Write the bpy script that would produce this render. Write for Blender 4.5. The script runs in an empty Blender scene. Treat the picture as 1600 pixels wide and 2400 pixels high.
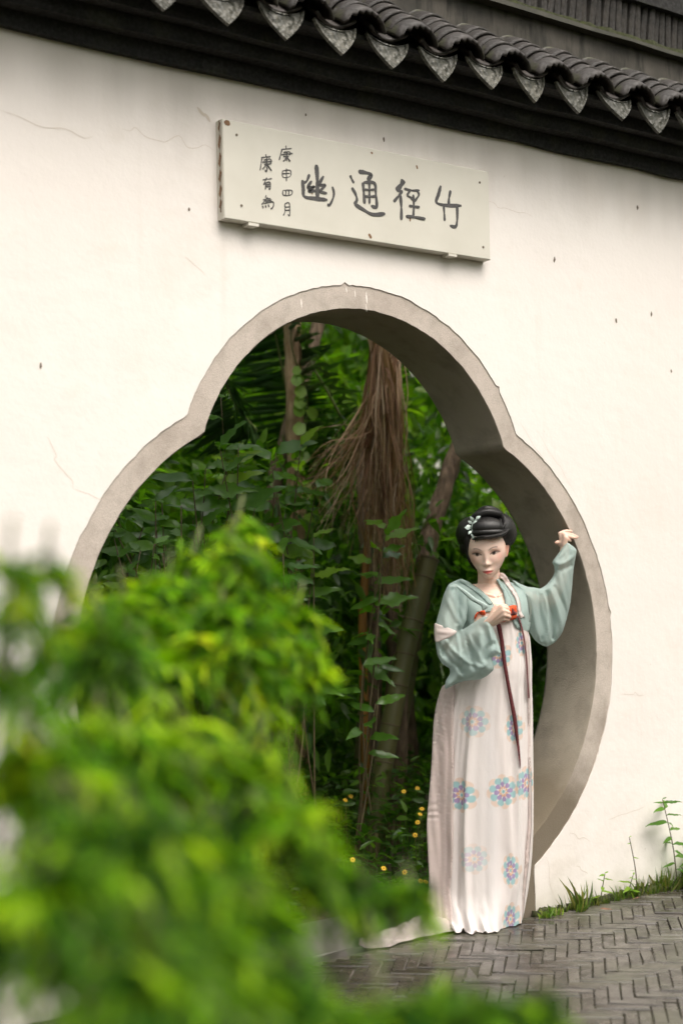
import bpy, bmesh, math
import numpy as np
from mathutils import Matrix, Vector
from mathutils.geometry import delaunay_2d_cdt

sc = bpy.context.scene
COL = sc.collection

# ------------------------------------------------------------------ camera
cam_d = bpy.data.cameras.new('camera')
cam = bpy.data.objects.new('camera', cam_d); COL.objects.link(cam)
R_ = Vector((0.809066, -0.587307, -0.021971)); U_ = Vector((-0.011294, -0.052914, 0.998535)); F_ = Vector((0.58761, 0.807633, 0.049444))
cam.matrix_world = Matrix(((R_.x, U_.x, -F_.x, -3.27), (R_.y, U_.y, -F_.y, -4.3248), (R_.z, U_.z, -F_.z, 1.37), (0, 0, 0, 1)))
cam_d.sensor_fit = 'VERTICAL'; cam_d.sensor_height = 36.0; cam_d.sensor_width = 24.0
cam_d.lens = 50.0; cam_d.clip_start = 0.05; cam_d.clip_end = 500
cam_d.dof.use_dof = True; cam_d.dof.focus_distance = 5.62; cam_d.dof.aperture_fstop = 1.4
sc.camera = cam

# ------------------------------------------------------------------ sky, sun, exposure
SUN_EL, SUN_AZ = math.radians(60), math.radians(176)      # azimuth clockwise from +y: square on to the wall, high
wd = bpy.data.worlds.new('World'); sc.world = wd; wd.use_nodes = True
wn = wd.node_tree; wn.nodes.clear()
sky = wn.nodes.new('ShaderNodeTexSky'); sky.sky_type = 'NISHITA'; sky.sun_disc = False
sky.sun_elevation = SUN_EL; sky.sun_rotation = SUN_AZ; sky.dust_density = 4.0; sky.air_density = 1.2; sky.ozone_density = 0.6
hs = wn.nodes.new('ShaderNodeHueSaturation'); hs.inputs['Saturation'].default_value = 0.22
bg = wn.nodes.new('ShaderNodeBackground'); bg.inputs['Strength'].default_value = 0.145
wo = wn.nodes.new('ShaderNodeOutputWorld')
wn.links.new(sky.outputs[0], hs.inputs['Color']); wm = wn.nodes.new('ShaderNodeMix'); wm.data_type = 'RGBA'; wm.blend_type = 'MULTIPLY'; wm.inputs[0].default_value = 1.0; wm.inputs[7].default_value = (1.0, 0.955, 0.905, 1)   # warm white overcast
wn.links.new(hs.outputs[0], wm.inputs[6]); wn.links.new(wm.outputs[2], bg.inputs[0]); wn.links.new(bg.outputs[0], wo.inputs[0])
sun_d = bpy.data.lights.new('sun', 'SUN'); sun_d.energy = 0.9; sun_d.angle = math.radians(45); sun_d.color = (1.0, 0.95, 0.87)
sun = bpy.data.objects.new('sun', sun_d); COL.objects.link(sun)
sdir = Vector((math.sin(SUN_AZ) * math.cos(SUN_EL), math.cos(SUN_AZ) * math.cos(SUN_EL), math.sin(SUN_EL)))
sun.rotation_euler = sdir.to_track_quat('Z', 'Y').to_euler(); sun.location = sdir * 20
sc.view_settings.view_transform = 'Standard'; sc.view_settings.look = 'None'; sc.view_settings.gamma = 1.0
sc.view_settings.use_curve_mapping = False; sc.view_settings.exposure = 1.28
sc.cycles.use_denoising = True; sc.cycles.denoiser = 'OPENIMAGEDENOISE'
sc.cycles.use_adaptive_sampling = True; sc.cycles.adaptive_threshold = 0.025
sc.cycles.max_bounces = 5; sc.cycles.diffuse_bounces = 3; sc.cycles.glossy_bounces = 2; sc.cycles.transmission_bounces = 4
sc.cycles.transparent_max_bounces = 8; sc.cycles.caustics_reflective = False; sc.cycles.caustics_refractive = False
sc.cycles.sample_clamp_indirect = 6.0

rng = np.random.RandomState(7)

# ------------------------------------------------------------------ helpers
def props(o, label=None, cat=None, group=None, kind=None):
    if label: o['label'] = label
    if cat: o['category'] = cat
    if group: o['group'] = group
    if kind: o['kind'] = kind
    return o

def mesh_data(name, V, F, mat, smooth=True, cols=None, uv=None):
    me = bpy.data.meshes.new(name)
    V = np.asarray(V, dtype=np.float64)
    me.from_pydata(V.tolist(), [], F.tolist() if isinstance(F, np.ndarray) else F)
    if smooth: me.polygons.foreach_set('use_smooth', np.ones(len(me.polygons), dtype=bool))
    if cols is not None:
        c = me.color_attributes.new('Col', 'FLOAT_COLOR', 'POINT')
        cc = np.ones((len(V), 4)); cc[:, :3] = cols
        c.data.foreach_set('color', cc.ravel())
    if uv is not None:
        a = me.attributes.new('suv', 'FLOAT_VECTOR', 'POINT')
        u3 = np.zeros((len(V), 3)); u3[:, :2] = uv
        a.data.foreach_set('vector', u3.ravel())
    if mat is not None: me.materials.append(mat)
    me.update()
    return me

def link(name, me, parent=None, loc=None, rot=None):
    o = bpy.data.objects.new(name, me); COL.objects.link(o)
    if parent is not None: o.parent = parent
    if loc is not None: o.location = loc
    if rot is not None: o.rotation_euler = rot
    return o

def mk(name, V, F, mat, parent=None, smooth=True, cols=None, uv=None, **kw):
    return props(link(name, mesh_data(name, V, F, mat, smooth, cols, uv), parent), **kw)

def empty(name, loc=(0, 0, 0), **kw):
    o = bpy.data.objects.new(name, None); COL.objects.link(o); o.location = loc; o.empty_display_size = 0.1
    return props(o, **kw)

class MB:
    def __init__(s): s.V = []; s.F = []; s.n = 0
    def add(s, V, F):
        s.V.extend([tuple(v) for v in V]); s.F.extend([tuple(int(i) + s.n for i in f) for f in F]); s.n += len(V); return s
    def box(s, x0, x1, y0, y1, z0, z1):
        V = [(x0, y0, z0), (x1, y0, z0), (x1, y1, z0), (x0, y1, z0), (x0, y0, z1), (x1, y0, z1), (x1, y1, z1), (x0, y1, z1)]
        return s.add(V, [(3, 2, 1, 0), (4, 5, 6, 7), (0, 1, 5, 4), (1, 2, 6, 5), (2, 3, 7, 6), (3, 0, 4, 7)])
    def mk(s, name, mat, parent=None, smooth=False, **kw): return mk(name, s.V, s.F, mat, parent, smooth, **kw)

def spline(P, n):
    """Catmull-Rom through rows of P, n samples."""
    P = np.asarray(P, float); m = len(P)
    t = np.linspace(0, m - 1, n); i = np.clip(t.astype(int), 0, m - 2); f = (t - i)[:, None]
    g = lambda k: P[np.clip(k, 0, m - 1)]
    p0, p1, p2, p3 = g(i - 1), g(i), g(i + 1), g(i + 2)
    return 0.5 * ((2 * p1) + (-p0 + p2) * f + (2 * p0 - 5 * p1 + 4 * p2 - p3) * f ** 2 + (-p0 + 3 * p1 - 3 * p2 + p3) * f ** 3)

def tube(P, R, k=10, caps=True, flat=1.0, bump=None):
    """tube round a polyline; returns V, F."""
    P = np.asarray(P, float); n = len(P); R = np.broadcast_to(np.asarray(R, float), (n,))
    T = np.gradient(P, axis=0); T /= np.linalg.norm(T, axis=1)[:, None] + 1e-9
    up = np.array([0.0, 0.0, 1.0]) if abs(T[0][2]) < 0.9 else np.array([0.0, 1.0, 0.0])
    V = []; N = None
    for i in range(n):
        if N is None: N = np.cross(T[i], up)
        N = N - T[i] * (N @ T[i]); N /= np.linalg.norm(N) + 1e-9
        B = np.cross(T[i], N)
        for j in range(k):
            a = 2 * math.pi * j / k; r = R[i] * (1 if bump is None else bump(i, j))
            V.append(P[i] + N * math.cos(a) * r + B * math.sin(a) * r * flat)
    F = [(i * k + j, i * k + (j + 1) % k, (i + 1) * k + (j + 1) % k, (i + 1) * k + j) for i in range(n - 1) for j in range(k)]
    if caps:
        F.append(tuple(range(k))[::-1]); F.append(tuple((n - 1) * k + j for j in range(k)))
    return np.array(V), F

# ------------------------------------------------------------------ material helper
class NT:
    def __init__(s, name):
        s.m = bpy.data.materials.new(name); s.m.use_nodes = True; s.t = s.m.node_tree; s.t.nodes.clear()
        s.out = s.n('ShaderNodeOutputMaterial'); s.p = s.n('ShaderNodeBsdfPrincipled'); s.l(s.p.outputs[0], s.out.inputs[0])
    def n(s, t, **kw):
        x = s.t.nodes.new(t)
        for k, v in kw.items(): setattr(x, k, v)
        return x
    def l(s, a, b): s.t.links.new(a, b)
    def set(s, **kw):
        for k, v in kw.items():
            i = s.p.inputs[k.replace('_', ' ')]
            if hasattr(v, 'is_linked') or isinstance(v, bpy.types.NodeSocket): s.l(v, i)
            else: i.default_value = (tuple(v) + (1,)) if isinstance(v, (tuple, list)) and len(v) == 3 else v
        return s
    def coord(s, kind='Object'): return s.n('ShaderNodeTexCoord').outputs[kind]
    def map(s, vec, scale=(1, 1, 1), rot=(0, 0, 0)):
        x = s.n('ShaderNodeMapping'); s.l(vec, x.inputs[0]); x.inputs['Scale'].default_value = scale; x.inputs['Rotation'].default_value = rot
        return x.outputs[0]
    def noise(s, vec, scale, detail=4, rough=0.55, out=0):
        x = s.n('ShaderNodeTexNoise'); s.l(vec, x.inputs['Vector']); x.inputs['Scale'].default_value = scale
        x.inputs['Detail'].default_value = detail; x.inputs['Roughness'].default_value = rough
        return x.outputs[out]
    def ramp(s, fac, stops):
        x = s.n('ShaderNodeValToRGB'); s.l(fac, x.inputs[0]); e = x.color_ramp.elements
        while len(e) < len(stops): e.new(0.5)
        for k, (p, c) in enumerate(stops):
            e[k].position = p; e[k].color = (c[0], c[1], c[2], 1) if isinstance(c, (tuple, list)) else (c, c, c, 1)
        return x.outputs[0]
    def mix(s, fac, a, b, mode='MIX'):
        x = s.n('ShaderNodeMix', data_type='RGBA', blend_type=mode)
        for v, i in ((fac, 0), (a, 6), (b, 7)):
            if isinstance(v, bpy.types.NodeSocket): s.l(v, x.inputs[i])
            elif isinstance(v, (tuple, list)): x.inputs[i].default_value = tuple(v) + (1,)
            else: x.inputs[i].default_value = v
        return x.outputs[2]
    def math(s, op, a, b=0.0, c=0.0):
        x = s.n('ShaderNodeMath', operation=op)
        for i, v in enumerate((a, b, c)):
            if isinstance(v, bpy.types.NodeSocket): s.l(v, x.inputs[i])
            else: x.inputs[i].default_value = v
        return x.outputs[0]
    def sep(s, vec):
        x = s.n('ShaderNodeSeparateXYZ'); s.l(vec, x.inputs[0]); return x.outputs
    def attr(s, name, out='Color'): return s.n('ShaderNodeAttribute', attribute_name=name).outputs[out]
    def rand(s): return s.n('ShaderNodeObjectInfo').outputs['Random']
    def bump(s, h, strength=0.3, dist=0.01, prev=None):
        x = s.n('ShaderNodeBump'); s.l(h, x.inputs['Height']); x.inputs['Strength'].default_value = strength; x.inputs['Distance'].default_value = dist
        if prev is not None: s.l(prev, x.inputs['Normal'])
        s.l(x.outputs[0], s.p.inputs['Normal']); return x.outputs[0]
    def translucent(s, col, fac):
        """thin sheet: part of the light goes through."""
        tr = s.n('ShaderNodeBsdfTranslucent'); mx = s.n('ShaderNodeMixShader'); mx.inputs[0].default_value = fac
        if isinstance(col, bpy.types.NodeSocket): s.l(col, tr.inputs[0])
        else: tr.inputs[0].default_value = tuple(col) + (1,)
        s.l(s.p.outputs[0], mx.inputs[1]); s.l(tr.outputs[0], mx.inputs[2]); s.l(mx.outputs[0], s.out.inputs[0]); return mx

# ------------------------------------------------------------------ materials
def m_plaster():
    t = NT('plaster'); c = t.coord()
    big = t.noise(c, 0.9, 5); mid = t.noise(c, 7, 6); fine = t.noise(c, 60, 4)
    col = t.mix(t.ramp(big, [(0.35, 0.0), (0.7, 1.0)]), (0.735, 0.685, 0.645), (0.785, 0.74, 0.70))
    col = t.mix(t.math('MULTIPLY', t.ramp(mid, [(0.60, 0.0), (0.75, 1.0)]), 0.25), col, (0.66, 0.60, 0.52))
    st = t.noise(t.map(c, (9, 9, 0.7)), 1.0, 5)                          # rain streaks
    col = t.mix(t.math('MULTIPLY', t.ramp(st, [(0.62, 0.0), (0.8, 1.0)]), 0.22), col, (0.55, 0.50, 0.43))
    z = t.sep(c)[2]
    ev = t.math('ADD', z, t.math('MULTIPLY', t.noise(t.map(c, (7, 7, 0.5)), 1.0, 6), 0.75))      # eave shade painted into the plaster, broken up with run-off marks
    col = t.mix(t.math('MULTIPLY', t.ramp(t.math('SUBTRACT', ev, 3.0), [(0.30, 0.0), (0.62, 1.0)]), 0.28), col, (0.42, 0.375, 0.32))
    blot = t.noise(c, 1.7, 6, 0.65)
    col = t.mix(t.math('MULTIPLY', t.ramp(blot, [(0.52, 0.0), (0.72, 1.0)]), 0.32), col, (0.60, 0.53, 0.46))
    splash = t.math('SUBTRACT', t.math('MULTIPLY', t.noise(c, 4.5, 6), 0.75), z)   # mud and algae splashed on the foot of the wall
    col = t.mix(t.ramp(splash, [(0.20, 0.0), (0.50, 0.6)]), col, (0.36, 0.33, 0.24))
    pits = t.noise(c, 26, 3)
    col = t.mix(t.math('MULTIPLY', t.ramp(pits, [(0.73, 0.0), (0.77, 1.0)]), 0.5), col, (0.45, 0.40, 0.34))
    t.set(Base_Color=col, Roughness=0.9)
    h = t.math('ADD', t.math('MULTIPLY', mid, 0.6), t.math('ADD', t.math('MULTIPLY', fine, 0.10), t.math('MULTIPLY', big, 1.2)))
    t.bump(h, 0.35, 0.02)
    return t.m

def m_stone(name='dressed_stone', k=1.0, kb=1.0):
    t = NT(name); c = t.coord()
    big = t.noise(c, 3.0, 5); fine = t.noise(c, 160, 3, 0.7); sp = t.noise(c, 420, 2, 0.7)
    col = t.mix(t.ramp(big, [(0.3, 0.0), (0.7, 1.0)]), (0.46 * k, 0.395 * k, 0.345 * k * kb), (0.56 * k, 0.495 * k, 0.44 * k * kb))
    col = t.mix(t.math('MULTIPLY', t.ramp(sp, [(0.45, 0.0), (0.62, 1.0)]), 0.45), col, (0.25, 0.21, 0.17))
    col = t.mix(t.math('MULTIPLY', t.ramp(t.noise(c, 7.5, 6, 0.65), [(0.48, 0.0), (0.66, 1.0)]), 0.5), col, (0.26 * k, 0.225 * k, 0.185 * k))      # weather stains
    z = t.sep(c)[2]
    wet = t.math('ADD', t.math('MULTIPLY', t.noise(c, 2.3, 5), 0.55), t.math('MULTIPLY', z, -0.62))     # damp, algae-stained foot
    col = t.mix(t.ramp(t.math('ADD', wet, 0.35), [(0.12, 0.0), (0.36, 0.92)]), col, (0.135, 0.108, 0.072))
    t.set(Base_Color=col, Roughness=0.85)
    st = t.noise(t.map(c, (26, 26, 26), (0.2, 0.5, 0.9)), 5.0, 3)
    ch = t.n('ShaderNodeTexVoronoi'); t.l(t.map(c, (150, 150, 420)), ch.inputs['Vector']); ch.inputs['Scale'].default_value = 1.0
    h = t.math('ADD', t.math('MULTIPLY', ch.outputs[0], 0.5), t.math('ADD', t.math('MULTIPLY', fine, 0.5), t.math('MULTIPLY', st, 0.3)))
    t.bump(h, 0.5, 0.0035)
    return t.m

def m_tile(name, a, b, moss=0.3, rough=0.5):
    t = NT(name); c = t.coord(); r = t.rand()
    n1 = t.noise(c, 14, 6); n2 = t.noise(c, 70, 4)
    col = t.mix(t.ramp(n1, [(0.3, 0.0), (0.7, 1.0)]), a, b)
    col = t.mix(t.math('MULTIPLY', r, 0.45), col, (a[0] * 0.5, a[1] * 0.5, a[2] * 0.5))
    g = t.math('MULTIPLY', t.ramp(t.noise(c, 9, 5), [(0.52, 0.0), (0.66, 1.0)]), moss)
    col = t.mix(g, col, (0.055, 0.062, 0.018))
    t.set(Base_Color=col, Roughness=t.ramp(n2, [(0.3, rough - 0.15), (0.7, rough + 0.2)]))
    t.bump(t.math('ADD', n1, t.math('MULTIPLY', n2, 0.5)), 0.6, 0.006)
    return t.m

def m_drip():
    t = NT('drip_tile_relief'); c = t.coord(); r = t.rand()
    v = t.n('ShaderNodeTexVoronoi', feature='SMOOTH_F1'); t.l(t.map(c, (52, 52, 52)), v.inputs['Vector']); v.inputs['Scale'].default_value = 1
    n1 = t.noise(c, 45, 3)
    col = t.mix(r, (0.040, 0.039, 0.029), (0.115, 0.110, 0.088))
    col = t.mix(t.ramp(n1, [(0.42, 0.0), (0.62, 1.0)]), col, (0.022, 0.023, 0.014))
    t.set(Base_Color=col, Roughness=0.5)
    t.bump(t.math('ADD', t.math('MULTIPLY', v.outputs[0], -1.0), t.math('MULTIPLY', n1, 0.4)), 1.0, 0.012)
    return t.m

def m_ridge_plaster():
    t = NT('ridge_plaster'); c = t.coord()
    n1 = t.noise(c, 5, 6); n2 = t.noise(t.map(c, (26, 26, 5)), 1.0, 5)
    col = t.mix(t.ramp(n1, [(0.35, 0.0), (0.68, 1.0)]), (0.022, 0.020, 0.015), (0.075, 0.066, 0.053))
    col = t.mix(t.ramp(n2, [(0.5, 0.0), (0.66, 1.0)]), col, (0.016, 0.015, 0.010))
    t.set(Base_Color=col, Roughness=0.85); t.bump(t.math('ADD', n1, n2), 0.5, 0.01)
    return t.m

def m_simple(name, a, b=None, rough=0.7, scale=12, bump=0.3, dist=0.004, spec=None, stretch=(1, 1, 1), objrand=0.0, metallic=0.0):
    t = NT(name); c = t.map(t.coord(), stretch); n1 = t.noise(c, scale, 5); n2 = t.noise(c, scale * 6, 3)
    b = b or a
    col = t.mix(t.ramp(n1, [(0.3, 0.0), (0.7, 1.0)]), a, b)
    if objrand: col = t.mix(t.math('MULTIPLY', t.rand(), objrand), col, tuple(v * 0.35 for v in a))
    t.set(Base_Color=col, Roughness=rough, Metallic=metallic)
    if spec is not None: t.set(Specular_IOR_Level=spec)
    if bump: t.bump(t.math('ADD', n1, t.math('MULTIPLY', n2, 0.4)), bump, dist)
    return t.m

def m_brick():
    t = NT('wet_brick'); c = t.coord(); r = t.rand(); g = t.n('ShaderNodeNewGeometry').outputs['Position']
    n1 = t.noise(g, 16, 6); n2 = t.noise(g, 120, 4); n3 = t.noise(g, 3.0, 4)
    col = t.mix(r, (0.030, 0.025, 0.020), (0.080, 0.069, 0.055))
    col = t.mix(t.ramp(n1, [(0.35, 0.0), (0.65, 0.8)]), col, (0.028, 0.024, 0.018))
    col = t.mix(t.ramp(n3, [(0.5, 0.0), (0.68, 0.6)]), col, (0.105, 0.105, 0.072))
    t.set(Base_Color=col, Roughness=t.ramp(t.math('ADD', t.math('MULTIPLY', n3, 0.6), t.math('MULTIPLY', n1, 0.4)), [(0.40, 0.12), (0.60, 0.42)]), Specular_IOR_Level=0.5)
    t.bump(t.math('ADD', n1, t.math('MULTIPLY', n2, 0.35)), 0.35, 0.004)
    return t.m

def m_leaf(name, trans=0.4, rough=0.38, spec=0.5, tint=(1, 1, 1), objrand=False, base=None, base2=None):
    t = NT(name)
    if objrand: col = t.mix(t.rand(), base, base2)
    else: col = t.attr('Col')
    if tint != (1, 1, 1): col = t.mix(1.0, col, tint, 'MULTIPLY')
    c = t.coord()
    n = t.noise(c, 30, 3)
    col = t.mix(t.math('MULTIPLY', t.ramp(n, [(0.45, 0.0), (0.7, 1.0)]), 0.3), col, t.mix(1.0, col, (0.55, 0.6, 0.5), 'MULTIPLY'))
    t.set(Base_Color=col, Roughness=rough, Specular_IOR_Level=spec)
    tc = t.mix(1.0, col, (1.55, 1.85, 0.4), 'MULTIPLY')
    t.translucent(tc, trans)
    return t.m

def m_bark(name, a, b, ring=0.0):
    t = NT(name); c = t.coord()
    n1 = t.noise(t.map(c, (38, 38, 7)), 1.0, 6); n2 = t.noise(c, 8, 4)
    col = t.mix(t.ramp(n1, [(0.38, 0.0), (0.62, 1.0)]), a, b)
    col = t.mix(t.ramp(n2, [(0.48, 0.0), (0.7, 0.7)]), col, (a[0] * 0.45, a[1] * 0.5, a[2] * 0.4))
    t.set(Base_Color=col, Roughness=0.75); t.bump(t.math('ADD', n1, t.math('MULTIPLY', n2, 0.6)), 0.9, 0.02)
    return t.m

def m_cloth(name, col=None, rough=0.88, trans=0.25, weave=900, sheen=0.3, attr=False, tint=None, sheer=0.0):
    t = NT(name); c = t.coord()
    base = t.attr('Col') if attr else col
    n = t.noise(c, 6, 4)
    if not attr: base = t.mix(t.math('MULTIPLY', t.ramp(n, [(0.35, 0.0), (0.7, 1.0)]), 0.35), col, tuple(v * 0.78 for v in col))
    t.set(Base_Color=base, Roughness=rough, Sheen_Weight=sheen, Specular_IOR_Level=0.12)
    w = t.noise(t.map(c, (1, 1, 0.25)), weave, 2); wr = t.noise(t.map(c, (1, 1, 0.45)), 34, 4)
    t.bump(t.math('ADD', t.math('MULTIPLY', w, 0.1), wr), 0.5, 0.006)
    mx = t.translucent(base, trans)
    if sheer:                                                   # open weave: some light passes straight through the gaps
        tp = t.n('ShaderNodeBsdfTransparent'); m2 = t.n('ShaderNodeMixShader'); m2.inputs[0].default_value = sheer
        t.l(mx.outputs[0], m2.inputs[1]); t.l(tp.outputs[0], m2.inputs[2]); t.l(m2.outputs[0], t.out.inputs[0])
    return t.m

def m_skin():
    t = NT('skin'); col = t.attr('Col'); c = t.coord()
    t.set(Base_Color=col, Roughness=0.46, Subsurface_Weight=0.18, Subsurface_Scale=0.012, Specular_IOR_Level=0.35)
    t.p.inputs['Subsurface Radius'].default_value = (1.0, 0.35, 0.2)
    t.bump(t.noise(c, 700, 2), 0.05, 0.001)
    return t.m

def m_hair():
    t = NT('hair'); uv = t.attr('suv', 'Vector')
    n = t.noise(t.map(uv, (95, 2.2, 1)), 1.0, 4); n2 = t.noise(t.map(uv, (14, 0.8, 1)), 1.0, 3)
    col = t.mix(t.ramp(n, [(0.4, 0.0), (0.7, 1.0)]), (0.004, 0.0038, 0.004), (0.014, 0.012, 0.011))
    t.set(Base_Color=col, Roughness=0.40, Specular_IOR_Level=0.42)
    t.bump(t.math('ADD', n, t.math('MULTIPLY', n2, 1.6)), 0.5, 0.003)
    return t.m

M = dict(
    reveal=m_stone('shaded_reveal_stone', 0.60, 0.90),  # browner finish, darkened so the reveal's shade sits in the stone colour
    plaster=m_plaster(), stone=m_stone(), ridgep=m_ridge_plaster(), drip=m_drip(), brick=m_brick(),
    tile=m_tile('roof_tile_clay', (0.012, 0.010, 0.008), (0.036, 0.028, 0.023), 0.45, 0.62),
    pan=m_tile('pan_tile_clay', (0.018, 0.015, 0.012), (0.040, 0.030, 0.025), 0.2, 0.5),
    corbel=m_tile('black_corbel', (0.004, 0.004, 0.003), (0.012, 0.011, 0.009), 0.15, 0.85),  # near-black tone for the corbels, roof bed and ridge cap
    rtile=m_tile('ridge_tile_clay', (0.010, 0.009, 0.007), (0.040, 0.033, 0.026), 0.3, 0.8),
    ledge=m_simple('ledge_stone', (0.060, 0.056, 0.042), (0.028, 0.028, 0.019), 0.8, 9),
    moss=m_simple('moss', (0.045, 0.055, 0.012), (0.025, 0.026, 0.010), 0.95, 40, 0.8, 0.01),
    plaque=m_simple('plaque_stone', (0.56, 0.535, 0.465), (0.615, 0.59, 0.52), 0.6, 5, 0.12, 0.003),
    ink=m_simple('carved_paint', (0.045, 0.042, 0.042), (0.08, 0.075, 0.073), 0.5, 30),
    rust=m_simple('rust_stain', (0.25, 0.14, 0.07), (0.16, 0.09, 0.05), 0.9, 25),
    crack=m_simple('plaster_crack', (0.58, 0.51, 0.44), None, 0.95, 20, 0),
    chip=m_simple('dark_speck', (0.14, 0.11, 0.08), None, 0.9, 20, 0),
    drop=m_simple('lime_drip', (0.85, 0.82, 0.77), None, 0.8, 20, 0),
    soil=m_simple('soil', (0.055, 0.042, 0.028), (0.10, 0.075, 0.05), 0.95, 6, 0.8, 0.03),
    grit=m_simple('joint_grit', (0.050, 0.043, 0.032), (0.058, 0.058, 0.032), 0.9, 30, 0.6, 0.01),
    slab=m_simple('threshold_stone', (0.085, 0.079, 0.068), (0.12, 0.112, 0.098), 0.45, 7, 0.25, 0.004),
    bark=m_bark('grey_brown_bark', (0.30, 0.18, 0.10), (0.52, 0.36, 0.23)),
    bark2=m_bark('dark_bark', (0.12, 0.078, 0.050), (0.27, 0.185, 0.125)),
    culm=m_simple('bamboo_culm', (0.075, 0.085, 0.024), (0.13, 0.115, 0.042), 0.5, 5, 0.2, 0.004, stretch=(1, 1, 0.25)),
    orange=m_simple('orange_sheath', (0.34, 0.15, 0.022), (0.26, 0.12, 0.03), 0.6, 8, 0.2, stretch=(1, 1, 0.2)),
    dead=m_leaf('dead_palm_leaf', 0.2, 0.7, 0.2),
    husk=m_simple('palm_husk', (0.25, 0.12, 0.07), (0.17, 0.085, 0.05), 0.8, 10, 0.6, 0.01, stretch=(1, 1, 0.15)),
    twig=m_simple('twig', (0.075, 0.055, 0.028), (0.12, 0.09, 0.04), 0.7, 20),
    gstem=m_simple('green_stem', (0.075, 0.10, 0.024), (0.11, 0.12, 0.035), 0.55, 20, 0.1),
    leaf=m_leaf('garden_leaf', 0.52, 0.34, 0.5), palm=m_leaf('palm_leaflet', 0.25, 0.38, 0.4),
    fgleaf=m_leaf('shrub_leaf', 0.40, 0.5, 0.12), grass=m_leaf('grass_blade', 0.4, 0.5, 0.3),
    bigleaf=m_leaf('broad_leaf', 0.38, 0.30, 0.5, objrand=True, base=(0.050, 0.130, 0.018), base2=(0.10, 0.22, 0.02)),
    younglf=m_leaf('young_leaf', 0.45, 0.34, 0.5, objrand=True, base=(0.14, 0.27, 0.02), base2=(0.21, 0.33, 0.03)),
    vinelf=m_leaf('vine_leaf', 0.45, 0.42, 0.4, objrand=True, base=(0.16, 0.29, 0.04), base2=(0.24, 0.38, 0.06)),
    petal=m_simple('yellow_petal', (0.80, 0.52, 0.02), (0.78, 0.45, 0.015), 0.6, 40, 0),
    eyeflo=m_simple('flower_disc', (0.35, 0.14, 0.01), None, 0.8, 40, 0),
    skin=m_skin(), hair=m_hair(),
    dress=m_cloth('dress_print', attr=True, trans=0.22, sheen=0.2),
    teal=m_cloth('teal_chiffon', (0.46, 0.575, 0.545), trans=0.35, sheen=0.1, sheer=0.22),
    tealp=m_cloth('pale_teal_trim', (0.47, 0.57, 0.54), trans=0.2, sheen=0.2),
    pink=m_cloth('pink_gauze', (0.88, 0.765, 0.73), trans=0.4, sheen=0.2, sheer=0.25),
    red=m_cloth('orange_red_brocade', (0.62, 0.085, 0.025), rough=0.5, trans=0.05, sheen=0.1),
    maroon=m_cloth('maroon_ribbon', (0.115, 0.028, 0.030), rough=0.5, trans=0.05, sheen=0.1),
    orn=m_simple('pale_jade_enamel', (0.42, 0.55, 0.50), (0.55, 0.62, 0.58), 0.3, 40, 0.1),
    shoe=m_simple('dark_cloth_shoe', (0.02, 0.018, 0.02), None, 0.7, 40),
    farw=m_simple('far_plaster', (0.75, 0.72, 0.68), None, 0.9, 5),
)
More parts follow.
